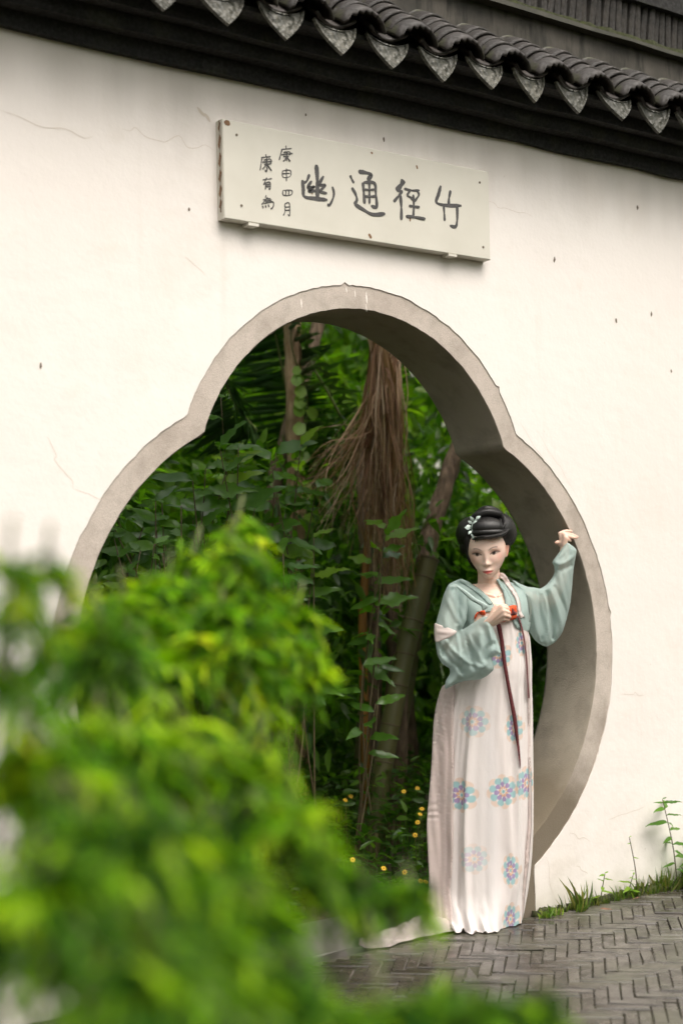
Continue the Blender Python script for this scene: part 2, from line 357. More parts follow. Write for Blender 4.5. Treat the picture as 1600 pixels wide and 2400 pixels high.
D = {'AX': [0.5697, 0.0195, 0.0],
 'BAND_L': [(-0.0308, 1.2118), (-0.0289, 1.2272), (-0.0156, 1.2423), (0.0103, 1.2469), (0.0124, 1.2288), (-0.0109, 1.2242)],
 'BAND_R': [(0.0707, 1.2355), (0.097, 1.258), (0.123, 1.2661), (0.1383, 1.2622), (0.1402, 1.2365), (0.1343, 1.211), (0.0955, 1.2026), (0.0697, 1.1996)],
 'BOD_L': [(-0.0828, 1.3725), (-0.0647, 1.3669), (-0.034, 1.3481), (0.0068, 1.316), (0.0472, 1.2736), (0.0484, 1.2217), (0.0291, 1.1807), (-0.0287, 1.156),
           (-0.0704, 1.1518), (-0.0922, 1.2092), (-0.1129, 1.3134), (-0.1276, 1.3501)],
 'BOD_R': [(0.0689, 1.3781), (0.0935, 1.3609), (0.1325, 1.3558), (0.1609, 1.3438), (0.1891, 1.3249), (0.1958, 1.2857), (0.198, 1.1815), (0.1815, 1.1507),
           (0.1301, 1.1778), (0.1021, 1.2565), (0.0993, 1.2878), (0.0885, 1.3297), (0.0726, 1.3613)],
 'CAM': {'FW': [0.58761, 0.807633, 0.049444], 'RT': [0.809066, -0.587307, -0.021971], 'UP': [-0.011294, -0.052914, 0.998535], 'loc': [-3.27, -4.3248, 1.37]},
 'CH': [[(0.0129, [(0.3678, 2.9412), (0.3547, 2.9047), (0.3418, 2.8722), (0.3682, 2.8644), (0.418, 2.8675), (0.4735, 2.8752)]),
         (0.011, [(0.4181, 2.9293), (0.409, 2.8971), (0.4061, 2.8697)]), (0.0092, [(0.3799, 2.8583), (0.382, 2.8317), (0.3829, 2.8011)]),
         (0.011, [(0.4502, 2.872), (0.4502, 2.841), (0.4481, 2.8097), (0.4392, 2.7854), (0.4102, 2.7854)])],
        [(0.0202, [(0.1785, 2.9358), (0.1665, 2.9152), (0.142, 2.8875)]), (0.011, [(0.1706, 2.8932), (0.1509, 2.8678), (0.1265, 2.8418)]),
         (0.0119, [(0.1605, 2.8729), (0.1637, 2.8245), (0.1622, 2.7754)]), (0.0083, [(0.1804, 2.9022), (0.2185, 2.9002), (0.2572, 2.9058)]),
         (0.0083, [(0.2088, 2.8973), (0.1958, 2.878), (0.2128, 2.8706), (0.2221, 2.8629)]),
         (0.0083, [(0.2445, 2.9025), (0.2537, 2.8886), (0.2396, 2.8691), (0.2267, 2.8559)]), (0.0083, [(0.2247, 2.8844), (0.2262, 2.8407), (0.2219, 2.7947)]),
         (0.0083, [(0.2022, 2.8374), (0.2261, 2.8377), (0.255, 2.8387)]), (0.0101, [(0.1865, 2.7937), (0.2296, 2.7958), (0.2827, 2.7953)])],
        [(0.0092, [(-0.0809, 2.9152), (-0.0741, 2.9015), (-0.0637, 2.8869)]), (0.0147, [(-0.0415, 2.9344), (-0.0142, 2.9364), (0.0196, 2.932), (0.0006, 2.9091)]),
         (0.011, [(-0.075, 2.8683), (-0.0593, 2.8486), (-0.0519, 2.824), (-0.065, 2.806)]),
         (0.0129, [(-0.0632, 2.8062), (-0.0229, 2.7912), (0.0225, 2.7782), (0.0829, 2.7894)]), (0.011, [(-0.0217, 2.8961), (-0.0182, 2.8582), (-0.0158, 2.8143)]),
         (0.011, [(-0.0181, 2.8967), (0.0334, 2.9014), (0.0395, 2.8592), (0.0418, 2.8113), (0.0161, 2.8114)]),
         (0.0083, [(0.0098, 2.9104), (0.0086, 2.8695), (0.008, 2.8177)]), (0.0074, [(-0.0161, 2.8696), (0.0068, 2.8715), (0.0345, 2.877)]),
         (0.0074, [(-0.0141, 2.8441), (0.0107, 2.8462), (0.0384, 2.8516)])],
        [(0.0165, [(-0.2369, 2.9311), (-0.2341, 2.8702), (-0.2358, 2.805)]),
         (0.0129, [(-0.3016, 2.8636), (-0.2989, 2.8318), (-0.2945, 2.8024), (-0.2489, 2.8017), (-0.1904, 2.8043)]),
         (0.0092, [(-0.27, 2.8899), (-0.2819, 2.863), (-0.2967, 2.8536)]),
         (0.0101, [(-0.2602, 2.8662), (-0.2782, 2.8384), (-0.2477, 2.8465), (-0.2742, 2.8247), (-0.2394, 2.8333)]),
         (0.0101, [(-0.2056, 2.8925), (-0.2258, 2.857), (-0.1978, 2.8597), (-0.2221, 2.8323), (-0.1915, 2.8295)]),
         (0.0083, [(-0.1661, 2.8586), (-0.1596, 2.8377), (-0.1638, 2.8153), (-0.1795, 2.7877), (-0.1909, 2.7883)])],
        [(0.0039, [(-0.3726, 2.9809), (-0.3712, 2.9704)]), (0.0039, [(-0.3941, 2.9631), (-0.3474, 2.9743)]), (0.0039, [(-0.3899, 2.9638), (-0.4034, 2.9226)]),
         (0.0039, [(-0.3842, 2.9541), (-0.3562, 2.9601), (-0.3565, 2.9479)]), (0.0039, [(-0.3928, 2.9442), (-0.3436, 2.9564)]),
         (0.0039, [(-0.3846, 2.9384), (-0.3608, 2.9436)]), (0.0039, [(-0.3689, 2.9601), (-0.3715, 2.9242)]), (0.0039, [(-0.3711, 2.9384), (-0.385, 2.9199)]),
         (0.0039, [(-0.3694, 2.9387), (-0.3554, 2.9246)])],
        [(0.0039, [(-0.3892, 2.8859), (-0.3881, 2.8612), (-0.3567, 2.8688), (-0.3554, 2.8911), (-0.3892, 2.8845)]), (0.0039, [(-0.3895, 2.8738), (-0.3573, 2.8801)]),
         (0.0039, [(-0.3721, 2.8956), (-0.3733, 2.8479)])],
        [(0.0039, [(-0.3893, 2.8115), (-0.388, 2.7939), (-0.3542, 2.8002), (-0.3512, 2.817), (-0.3893, 2.8115)]), (0.0039, [(-0.3767, 2.8119), (-0.3779, 2.7968)]),
         (0.0039, [(-0.364, 2.8137), (-0.3643, 2.7995)])],
        [(0.0039, [(-0.3821, 2.7629), (-0.3827, 2.7345), (-0.3899, 2.718)]), (0.0039, [(-0.3821, 2.7629), (-0.3626, 2.7671), (-0.362, 2.7232), (-0.3695, 2.7257)]),
         (0.0039, [(-0.3807, 2.7504), (-0.3638, 2.7541)]), (0.0039, [(-0.3818, 2.7382), (-0.3632, 2.7422)])],
        [(0.0039, [(-0.4614, 2.9345), (-0.4599, 2.9263)]), (0.0039, [(-0.4823, 2.9185), (-0.4408, 2.9294)]), (0.0039, [(-0.4782, 2.9192), (-0.4875, 2.8707)]),
         (0.0039, [(-0.4701, 2.912), (-0.441, 2.9195), (-0.4406, 2.9012)]), (0.0039, [(-0.4769, 2.9025), (-0.4353, 2.9126)]),
         (0.0039, [(-0.4688, 2.8961), (-0.4414, 2.9025)]), (0.0039, [(-0.4575, 2.9211), (-0.4586, 2.873), (-0.466, 2.8761)]),
         (0.0039, [(-0.4623, 2.8936), (-0.4767, 2.8773)]), (0.0039, [(-0.4548, 2.8947), (-0.4378, 2.877)])],
        [(0.0039, [(-0.4776, 2.8371), (-0.4368, 2.8482)]), (0.0039, [(-0.4592, 2.849), (-0.4739, 2.8187)]), (0.0039, [(-0.4654, 2.8284), (-0.466, 2.8038)]),
         (0.0039, [(-0.4654, 2.8284), (-0.4455, 2.8328), (-0.4461, 2.8088), (-0.4518, 2.8094)]), (0.0039, [(-0.464, 2.8216), (-0.4473, 2.8248)]),
         (0.0039, [(-0.4641, 2.8146), (-0.4467, 2.8179)])],
        [(0.0039, [(-0.4632, 2.7831), (-0.4667, 2.7735)]), (0.0039, [(-0.4776, 2.7635), (-0.4444, 2.7739)]), (0.0039, [(-0.4567, 2.777), (-0.4838, 2.7451)]),
         (0.0039, [(-0.467, 2.7601), (-0.4404, 2.7688)]), (0.0039, [(-0.4738, 2.7514), (-0.4355, 2.7625), (-0.4343, 2.745), (-0.4453, 2.7351)]),
         (0.0039, [(-0.4798, 2.7422), (-0.4775, 2.7327)]), (0.0039, [(-0.4674, 2.7453), (-0.4651, 2.7372)]), (0.0039, [(-0.4549, 2.7499), (-0.4526, 2.7418)])]],
 'COL_L': [(-0.0844, 1.3725), (-0.0714, 1.3733), (-0.0407, 1.3596), (-0.0051, 1.3345), (0.0253, 1.3054), (0.0452, 1.275), (0.0305, 1.268), (0.0043, 1.2955),
           (-0.0261, 1.3246), (-0.0566, 1.346), (-0.077, 1.3584)],
 'COL_R': [(0.0605, 1.3797), (0.0738, 1.3758), (0.0963, 1.3452), (0.1111, 1.3165), (0.1206, 1.2878), (0.1224, 1.2593), (0.094, 1.2625), (0.0947, 1.2884),
           (0.0889, 1.3195), (0.0757, 1.3509)],
 'DRESS': [(1.2295, -0.028, 0.175), (1.127, -0.0514, 0.1979), (1.0252, -0.0953, 0.2036), (0.9373, -0.144, 0.201), (0.8203, -0.1813, 0.2028), (0.6522, -0.2044, 0.1997),
           (0.5419, -0.2123, 0.1983), (0.3692, -0.2218, 0.1933), (0.2458, -0.2232, 0.1846), (0.163, -0.2184, 0.1738), (0.0938, -0.215, 0.1633), (0.0263, -0.2065, 0.1511),
           (-0.0176, -0.1974, 0.1448)],
 'HAIR': [(-0.0846, 1.5799), (0.1545, 1.5857), (0.0411, 1.6638), (0.0323, 1.5713), (0.0313, 1.5336), (-0.0519, 1.5011), (0.1265, 1.504)],
 'J': {'Lelb': (0.3206, 0.215, 1.2631),
       'Lsh': (0.1548, 0.05, 1.3074),
       'Lwr': (0.3896, 0.245, 1.4954),
       'Relb': (-0.1388, -0.02, 1.0707),
       'Rsh': (-0.0922, -0.03, 1.3066),
       'Rwr': (0.0212, -0.19, 1.2122),
       'chin': (0.0273, -0.12, 1.3776),
       'eyes': (0.026, -0.11, 1.4811),
       'hairtop': (0.0453, -0.02, 1.6659),
       'pit': (0.0587, -0.07, 1.3207)},
 'KNOT': [(0.0958, 1.2252), (0.114, 1.235), (0.1171, 1.2554), (0.1235, 1.2451), (0.1355, 1.2346), (0.1333, 1.228), (0.1137, 1.2248), (0.1034, 1.2225)],
 'LH': [[(0.3837, 0.255, 1.5134), (0.3754, 0.26, 1.5565), (0.3926, 0.265, 1.5644), (0.4081, 0.275, 1.5655), (0.4212, 0.285, 1.5645)],
        [(0.3841, 0.25, 1.5133), (0.3888, 0.25, 1.5535), (0.4061, 0.25, 1.5532), (0.424, 0.262, 1.5497), (0.4427, 0.272, 1.5415)],
        [(0.3852, 0.242, 1.5119), (0.3939, 0.24, 1.5462), (0.4109, 0.246, 1.5425), (0.4251, 0.256, 1.5391), (0.4385, 0.268, 1.5369)],
        [(0.3863, 0.235, 1.5105), (0.3929, 0.228, 1.5366), (0.4007, 0.235, 1.5309), (0.4099, 0.25, 1.5277), (0.4164, 0.262, 1.5268)],
        [(0.3855, 0.26, 1.5077), (0.3718, 0.26, 1.5127), (0.3624, 0.258, 1.5186), (0.3558, 0.256, 1.5175)]],
 'MED': [(-0.0434, 0.8102, 0.0542), (0.117, 0.78, 0.0542), (-0.1013, 0.5217, 0.0576), (0.0632, 0.5331, 0.0576), (0.1643, 0.5541, 0.0576), (-0.0576, 0.2754, 0.0508),
         (0.0881, 0.2243, 0.0576), (0.0827, 0.0314, 0.0576), (0.0612, 1.069, 0.0441), (0.1601, 1.1138, 0.0441), (-0.2016, 0.7953, 0.0475)],
 'PLAQ': [(-0.6437, 3.0349), (0.626, 3.0372), (0.6222, 2.6716), (-0.6425, 2.6762)],
 'RH': [[(0.0183, -0.195, 1.2081), (0.0676, -0.225, 1.26), (0.0904, -0.205, 1.2536), (0.092, -0.165, 1.2473), (0.0743, -0.16, 1.242)],
        [(0.0195, -0.195, 1.2025), (0.0708, -0.23, 1.2463), (0.094, -0.205, 1.237), (0.0944, -0.165, 1.2334), (0.0768, -0.16, 1.2309)],
        [(0.0213, -0.19, 1.1968), (0.0719, -0.228, 1.2311), (0.097, -0.2, 1.2217), (0.0954, -0.165, 1.2195), (0.0793, -0.16, 1.2183)],
        [(0.023, -0.185, 1.1911), (0.0699, -0.218, 1.2158), (0.0917, -0.195, 1.2092), (0.0909, -0.165, 1.2084), (0.0804, -0.16, 1.2099)],
        [(0.0222, -0.185, 1.2105), (0.0465, -0.19, 1.2598), (0.0722, -0.185, 1.2661), (0.0918, -0.17, 1.2599)]],
 'RIB1': [(0.0519, 1.1921), (0.0692, 1.1918), (0.0801, 1.1212), (0.0884, 1.0345), (0.1004, 0.9529), (0.1106, 0.8979), (0.1228, 0.8286), (0.1305, 0.7407),
          (0.1367, 0.6226), (0.1311, 0.6396), (0.1198, 0.7207), (0.1058, 0.829), (0.0948, 0.8982), (0.083, 0.9685), (0.0722, 1.0399), (0.0628, 1.1267)],
 'RIB2': [(0.1345, 1.2218), (0.1438, 1.2231), (0.1554, 1.1946), (0.1658, 1.1429), (0.1743, 1.0811), (0.1788, 1.004), (0.1839, 0.927), (0.1849, 0.8922), (0.1777, 0.8923),
          (0.173, 0.9785), (0.1682, 1.0658), (0.1589, 1.1379), (0.148, 1.1896)],
 'RWR': (0.0191, -0.185, 1.1995),
 'SH1': [(0.0733, 1.3964), (0.0991, 1.3928), (0.1216, 1.3654), (0.1437, 1.3236), (0.1578, 1.2716), (0.1578, 1.2355), (0.1717, 1.2145), (0.1862, 1.1781), (0.1903, 1.106),
         (0.1907, 1.0288), (0.1883, 0.8913), (0.1806, 0.8914), (0.1778, 1.0291), (0.1689, 1.1167), (0.1565, 1.1891), (0.1454, 1.2358), (0.1375, 1.2875), (0.118, 1.3293),
         (0.0932, 1.366), (0.0637, 1.3873)],
 'SH1B': [(0.179, 0.9563), (0.1921, 0.9561), (0.1876, 0.7501), (0.1886, 0.5447), (0.1844, 0.3743), (0.1688, 0.2386), (0.1536, 0.1371), (0.1348, 0.0087), (0.1212, 0.0124),
          (0.1482, 0.239), (0.1658, 0.3747), (0.1741, 0.5451), (0.1765, 0.7503)],
 'SH2': [(-0.1887, 1.1998), (-0.1739, 1.1954), (-0.1356, 1.1817), (-0.1051, 1.1672), (-0.121, 1.1521), (-0.1522, 1.1374), (-0.1885, 1.1264), (-0.1928, 1.1614)],
 'SH3': [(-0.1596, 0.9441), (-0.1161, 0.9602), (-0.1201, 0.8855), (-0.126, 0.7633), (-0.1281, 0.6278), (-0.135, 0.4928), (-0.1365, 0.358), (-0.1454, 0.2236),
         (-0.1553, 0.1566), (-0.1507, 0.0694), (-0.1611, 0.0093), (-0.2058, -0.0131), (-0.2597, -0.0019), (-0.286, 0.0321), (-0.265, 0.0584), (-0.243, 0.125),
         (-0.2345, 0.1919), (-0.2368, 0.2928), (-0.2383, 0.3939), (-0.2283, 0.4948), (-0.2133, 0.6297), (-0.1988, 0.7989), (-0.1831, 0.88)],
 'SLV_L': [(0.1403, 1.3626), (0.1758, 1.3485), (0.2075, 1.3355), (0.2369, 1.3321), (0.2678, 1.327), (0.2984, 1.343), (0.3239, 1.3697), (0.337, 1.3941), (0.335, 1.4188),
           (0.3278, 1.4354), (0.356, 1.4708), (0.3968, 1.5156), (0.4223, 1.5031), (0.4373, 1.4873), (0.4381, 1.4751), (0.4246, 1.4088), (0.4146, 1.3322),
           (0.4038, 1.2616), (0.3834, 1.1921), (0.3612, 1.1389), (0.3317, 1.1049), (0.2945, 1.0857), (0.269, 1.091), (0.236, 1.1136), (0.2128, 1.147), (0.189, 1.1991),
           (0.1774, 1.2529), (0.1629, 1.3063)],
 'SLV_R': [(-0.1268, 1.3501), (-0.1058, 1.359), (-0.08, 1.3491), (-0.0601, 1.3122), (-0.0561, 1.2653), (-0.0628, 1.2083), (-0.0794, 1.1723), (-0.0423, 1.1949),
           (-0.0052, 1.22), (0.0157, 1.2248), (0.0256, 1.2064), (0.04, 1.1593), (0.0577, 1.0838), (0.0428, 1.0737), (0.0244, 1.0638), (0.0288, 1.0352), (0.0267, 1.0171),
           (0.0043, 0.9943), (-0.0221, 0.9794), (-0.0586, 0.974), (-0.0847, 0.9694), (-0.1214, 0.9557), (-0.154, 0.9399), (-0.157, 0.9462), (-0.1522, 0.9719),
           (-0.1358, 1.0), (-0.1369, 1.0207), (-0.166, 1.0421), (-0.1817, 1.0761), (-0.1873, 1.1228), (-0.188, 1.1592), (-0.1811, 1.2031), (-0.1658, 1.2521),
           (-0.1477, 1.3089)],
 'STRAP': [(-0.1299, 1.3451), (-0.1117, 1.3509), (-0.0936, 1.3494), (-0.0631, 1.3281), (-0.0277, 1.2963), (0.0028, 1.2776), (0.018, 1.2644), (-0.0058, 1.2468),
           (-0.0105, 1.265), (-0.0435, 1.2863), (-0.0738, 1.3154), (-0.099, 1.3418), (-0.1196, 1.3448)],
 'THETA': 0.62899,
 'TRAIL': [(-0.1631, -0.0687), (-0.2337, -0.1176), (-0.3044, -0.1924), (-0.373, -0.2588), (-0.4399, -0.3235), (-0.4856, -0.3511), (-0.5178, -0.3671)]}
G = {'BAM': [[(1.312, 1.25, 1.436), (1.192, 1.25, 1.118), (1.116, 1.25, 0.867), (1.027, 1.25, 0.559), (0.966, 1.25, 0.296)],
         [(1.51, 1.55, 1.282), (1.452, 1.55, 1.013), (1.377, 1.55, 0.705), (1.311, 1.55, 0.401), (1.258, 1.55, 0.231)],
         [(1.273, 1.7, 1.627), (1.269, 1.7, 1.288), (1.264, 1.7, 0.928), (1.221, 1.7, 0.618), (1.184, 1.7, 0.289)]],
 'DEADLEFT': [(0.637, 1.4, 1.697), (0.712, 1.4, 1.635), (0.788, 1.4, 1.593), (0.865, 1.4, 1.572), (0.69, 1.4, 1.76), (0.932, 1.4, 1.614)],
 'DEADMID': (1.098, 1.35, 2.185),
 'DEADTIPS': [(1.003, 1.3, 1.441), (1.057, 1.3, 1.355), (1.114, 1.3, 1.29), (1.167, 1.3, 1.246), (1.21, 1.3, 1.288), (1.262, 1.3, 1.373), (1.094, 1.3, 1.504),
              (0.982, 1.3, 1.61)],
 'DEADTOP': [(1.111, 1.35, 2.61), (1.219, 1.35, 2.542)],
 'FGC': [(-1.827, -1.974, 1.42, 0.107), (-1.975, -2.002, 1.349, 0.124), (-1.788, -2.002, 1.353, 0.118), (-1.756, -2.026, 1.278, 0.097), (-1.957, -2.151, 1.273, 0.138),
         (-2.097, -2.049, 1.329, 0.099), (-2.143, -2.152, 1.23, 0.132), (-1.85, -2.093, 1.196, 0.082), (-1.697, -2.068, 1.211, 0.043), (-1.755, -1.891, 1.486, 0.056),
         (-1.825, -1.839, 1.415, 0.089), (-1.722, -2.05, 1.318, 0.048), (-2.653, -2.881, 1.353, 0.037), (-2.657, -2.878, 1.284, 0.046), (-2.584, -2.806, 1.395, 0.024),
         (-2.66, -2.876, 1.399, 0.023), (-2.573, -2.814, 1.321, 0.029), (-2.313, -2.624, 1.147, 0.116), (-2.443, -2.656, 1.161, 0.117), (-2.229, -2.685, 1.128, 0.073),
         (-2.59, -2.801, 1.166, 0.092), (-2.249, -2.797, 1.085, 0.055), (-2.595, -3.017, 1.101, 0.108), (-2.483, -2.978, 1.077, 0.075), (-2.398, -2.92, 1.028, 0.032),
         (-2.114, -2.766, 0.956, 0.025), (-2.063, -2.804, 0.957, 0.023), (-2.156, -2.736, 0.988, 0.031), (-2.705, -3.056, 1.081, 0.088), (-2.601, -3.132, 1.058, 0.079),
         (-2.636, -2.986, 1.123, 0.071), (-2.583, -3.145, 1.002, 0.084), (-2.3, -3.111, 0.913, 0.03), (-2.248, -3.149, 0.916, 0.031), (-2.2, -3.184, 0.906, 0.029),
         (-2.207, -3.059, 0.898, 0.021), (-2.337, -3.084, 0.909, 0.03), (-2.671, -3.201, 1.026, 0.094), (-2.437, -3.132, 0.931, 0.038), (-2.464, -3.112, 0.961, 0.045),
         (-2.432, -3.015, 1.011, 0.04), (-2.355, -2.471, 1.308, 0.073)],
 'FLOW': [(0.853, 0.9, 0.396), (1.015, 1.0, 0.383), (0.796, 0.7, 0.345), (0.745, 0.65, 0.333), (0.689, 0.6, 0.31), (0.258, 0.5, 0.218), (0.343, 0.4, 0.186),
          (0.437, 0.38, 0.16), (0.48, 0.33, 0.125), (0.507, 0.33, 0.118), (0.518, 0.9, 0.392), (0.622, 1.0, 0.388), (0.593, 0.5, 0.279)],
 'FRONDS': [((0.721, 1.9, 2.168), (0.618, 1.9, 2.274), (0.544, 1.9, 2.403)), ((1.561, 2.1, 2.032), (1.391, 2.1, 2.338), (1.18, 2.1, 2.635)),
            ((1.598, 2.2, 1.771), (1.196, 2.2, 2.243), (1.038, 2.2, 2.805)), ((1.765, 1.8, 1.443), (2.108, 1.8, 1.366), (2.43, 1.8, 1.162)),
            ((1.81, 1.7, 1.629), (2.054, 1.7, 1.437), (2.313, 1.7, 1.41))],
 'ORG': [(1.109, 1.45, 1.726), (1.087, 1.45, 1.53), (1.061, 1.45, 1.292), (1.047, 1.45, 1.077)],
 'SHRUB': [((-0.041, 0.95, 1.89), (-0.033, 0.95, 1.445)), ((-0.207, 0.9, 1.682), (-0.195, 0.9, 1.229)), ((0.375, 0.9, 1.573), (0.329, 0.9, 1.156)),
           ((0.697, 0.8, 1.609), (0.633, 0.8, 1.107)), ((0.587, 0.75, 0.826), (0.508, 0.75, 0.55)), ((0.558, 0.8, 0.996), (0.522, 0.8, 0.544)),
           ((0.295, 1.1, 1.834), (0.284, 1.1, 1.348)), ((-0.654, 0.6, 1.511), (-0.659, 0.6, 1.198)), ((-0.446, 0.8, 1.708), (-0.473, 0.8, 1.326))],
 'TA': [(1.032, 2.0, 3.053), (1.031, 2.0, 2.679), (1.034, 2.0, 2.331), (1.03, 2.0, 1.823), (1.017, 2.0, 1.067)],
 'TB': [(1.445, 2.25, 3.146), (1.377, 2.25, 2.844), (1.272, 2.25, 2.543), (1.148, 2.25, 2.198), (1.065, 2.25, 1.933), (1.008, 2.25, 1.297)],
 'TC': [(1.862, 1.5, 2.297), (1.721, 1.5, 2.023), (1.649, 1.5, 1.849), (1.585, 1.5, 1.711), (1.521, 1.5, 1.529), (1.469, 1.5, 1.282), (1.376, 1.5, 1.062),
        (1.299, 1.5, 0.845)],
 'VINE': [(0.975, 1.9, 2.476), (0.996, 1.9, 2.421), (0.981, 1.9, 2.362), (0.966, 1.9, 2.316), (1.037, 1.9, 2.297), (0.996, 1.9, 2.219), (1.04, 1.9, 2.182),
          (0.989, 1.9, 2.125), (1.015, 1.9, 2.067), (0.999, 1.9, 1.998), (0.97, 1.9, 2.476), (0.997, 1.9, 1.907), (1.079, 1.9, 1.886), (1.149, 1.9, 1.869),
          (1.042, 1.9, 1.851), (1.42, 1.9, 2.318), (1.412, 1.9, 2.27), (1.345, 1.9, 2.173), (1.401, 1.9, 2.175), (1.223, 1.9, 1.994), (1.02, 1.9, 1.737),
          (0.971, 1.9, 2.522)]}

# ------------------------------------------------------------------ ground
MB().box(-60, 60, -60, 60, -0.5, -0.035).mk('ground', M['soil'], kind='structure')

# ------------------------------------------------------------------ garden wall with the quatrefoil gateway
def arc(cx, cz, r, a0, a1, n): return [(cx + r * math.cos(a), cz + r * math.sin(a)) for a in np.linspace(a0, a1, n)]
def half_profile(top, notch, cxs, czs, rs, foot, ctop, rtop, n1=26, n2=46):
    """right half, from the crown down to the floor."""
    a0 = math.pi / 2; a1 = math.atan2(notch[1] - ctop, notch[0])
    p = arc(0, ctop, rtop, a0, a1, n1)
    b0 = math.atan2(notch[1] - czs, notch[0] - cxs); b1 = math.atan2(foot[1] - czs, foot[0] - cxs)
    p += arc(cxs, czs, rs, b0, b1, n2)[1:]
    p += [(foot[0] - 0.002, z) for z in np.linspace(foot[1], 0, 6)[1:]]
    return p
INN = half_profile(2.413, (0.711, 1.905), 0.284, 1.080, 0.929, (0.715, 0.257), 1.661, 0.752)
OUT = half_profile(2.507, (0.785, 1.967), 0.285, 1.070, 1.027, (0.817, 0.195), 1.667, 0.840)
def full(h): return [(-x, z) for x, z in h[::-1]] + h[1:]
INN, OUT = full(INN), full(OUT)

wall = empty('garden_wall', (0, 0, 0), label='white plastered garden wall with a stone-edged quatrefoil gateway and dark tiled coping', cat='wall')
def ragged(P, amp, seed, lift):
    r = np.random.RandomState(seed); n = len(P); k = np.convolve(r.randn(n + 8), np.ones(3) / 3, 'same')[4:4 + n] + 0.6 * r.randn(n)
    out = []
    for i, (x, z) in enumerate(P):
        d = Vector((x, z - 1.1)).normalized(); s = lift + amp * k[i] + (0.010 if r.rand() < 0.04 else 0)
        out.append((x + d.x * s, max(z + d.y * s, 0) if z > 0.001 else z))
    return out
hole = ragged([tuple(p) for p in spline(OUT, 330)], 0.0016, 3, -0.001)
hole[0] = (hole[0][0], -0.03); hole[-1] = (hole[-1][0], -0.03)
XW = 7.0; ZT = 3.215
loop = [(-XW, -0.03), (-XW, ZT), (XW, ZT), (XW, -0.03)] + hole[::-1]
n = len(loop)
V = [(x, 0.0, z) for x, z in loop] + [(x, 0.30, z) for x, z in loop]
F = [tuple(range(n)), tuple(range(2 * n - 1, n - 1, -1))] + [(i, i + n, (i + 1) % n + n, (i + 1) % n) for i in range(n)]
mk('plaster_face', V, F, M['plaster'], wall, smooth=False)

# stone surround: band on the face and the reveal through the wall
so, si = spline(OUT, 240), spline(INN, 240)
so_b = [(x + (0.02 if x > 0 else -0.02) * (abs(x) > 0.02), z + 0.012) for x, z in so]
rr = np.random.RandomState(5); V = []; F = []
n = len(so)
rows = [(so_b, 0.0045), (so, 0.0040), (si, 0.0035), (si, 0.012), (si, 0.29), (si, 0.302), (so_b, 0.302)]
for k, (P, y) in enumerate(rows):
    for i, (x, z) in enumerate(P):
        q = 0.0
        if k in (2,): q = 0.005                                    # arris chamfer
        d = Vector((x, z - 1.1)).normalized()
        j = rr.randn() * (0.0009 if k in (2, 3) else 0.0003)
        V.append((x + d.x * (q + j), y + (0 if k else 0), z + d.y * (q + j) if z > 0.002 else -0.03))
for k in range(len(rows) - 1):
    for i in range(n - 1): F.append((k * n + i, k * n + i + 1, (k + 1) * n + i + 1, (k + 1) * n + i))
k2 = 2 * (n - 1)
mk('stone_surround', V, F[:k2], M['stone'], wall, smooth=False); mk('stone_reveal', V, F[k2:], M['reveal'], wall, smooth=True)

# hairline cracks, chips and lime drips on the plaster and stone
def ribbon(P, w, y, taper=True):
    P = np.asarray(P, float); T = np.gradient(P, axis=0); T /= np.linalg.norm(T, axis=1)[:, None] + 1e-9
    N = np.stack([-T[:, 1], T[:, 0]], 1); m = len(P)
    ww = w * (np.minimum(1, 4 * np.minimum(np.linspace(0.08, 1, m), np.linspace(1, 0.08, m))) if taper else np.ones(m))[:, None] / 2
    A, B = P + N * ww, P - N * ww
    V = [(a[0], y, a[1]) for a in A] + [(b[0], y, b[1]) for b in B]
    return V, [(i, i + 1, m + i + 1, m + i) for i in range(m - 1)]
def jag(a, b, k, amp, seed):
    r = np.random.RandomState(seed); t = np.linspace(0, 1, k)[:, None]
    p = np.array(a) * (1 - t) + np.array(b) * t; p[1:-1] += r.randn(k - 2, 2) * amp; return spline(p, k * 3)
cr = [((-1.46, 2.93), (-1.13, 2.90), 8, 0.008, 0.003, 1), ((-1.02, 2.945), (-0.655, 2.93), 11, 0.010, 0.003, 2), ((0.64, 2.93), (0.91, 2.90), 8, 0.006, 0.0022, 3),
      ((0.80, 2.02), (0.94, 1.86), 6, 0.004, 0.0018, 4), ((1.36, 0.86), (1.50, 0.845), 6, 0.006, 0.0025, 5), ((-1.31, 1.87), (-1.22, 1.70), 7, 0.008, 0.003, 6),
      ((-1.22, 1.70), (-1.10, 1.66), 5, 0.006, 0.002, 7), ((1.02, 0.30), (1.14, 0.25), 5, 0.004, 0.003, 8), ((1.25, 0.33), (1.48, 0.36), 7, 0.006, 0.0025, 9),
      ((1.05, 0.16), (1.12, 0.12), 5, 0.004, 0.003, 10), ((-1.42, 1.43), (-1.28, 1.40), 6, 0.006, 0.003, 11), ((0.90, 1.99), (1.12, 1.72), 9, 0.006, 0.0015, 12),
      ((-0.78, 2.53), (-0.70, 2.47), 5, 0.004, 0.002, 13), ((0.88, 0.22), (0.92, 0.05), 6, 0.004, 0.002, 14)]
for a, b, k, amp, w, s in cr:
    v, f = ribbon(jag(a, b, k, amp, s), w * 0.7, -0.0006); mk('crack', v, f, M['crack'], wall, smooth=False)
v, f = ribbon(spline([(-0.72, 3.075), (-0.700, 3.055), (-0.682, 3.05), (-0.668, 3.03)], 12), 0.012, -0.001); mk('plaster_chip', v, f, M['crack'], wall, smooth=False)
rs = np.random.RandomState(21)
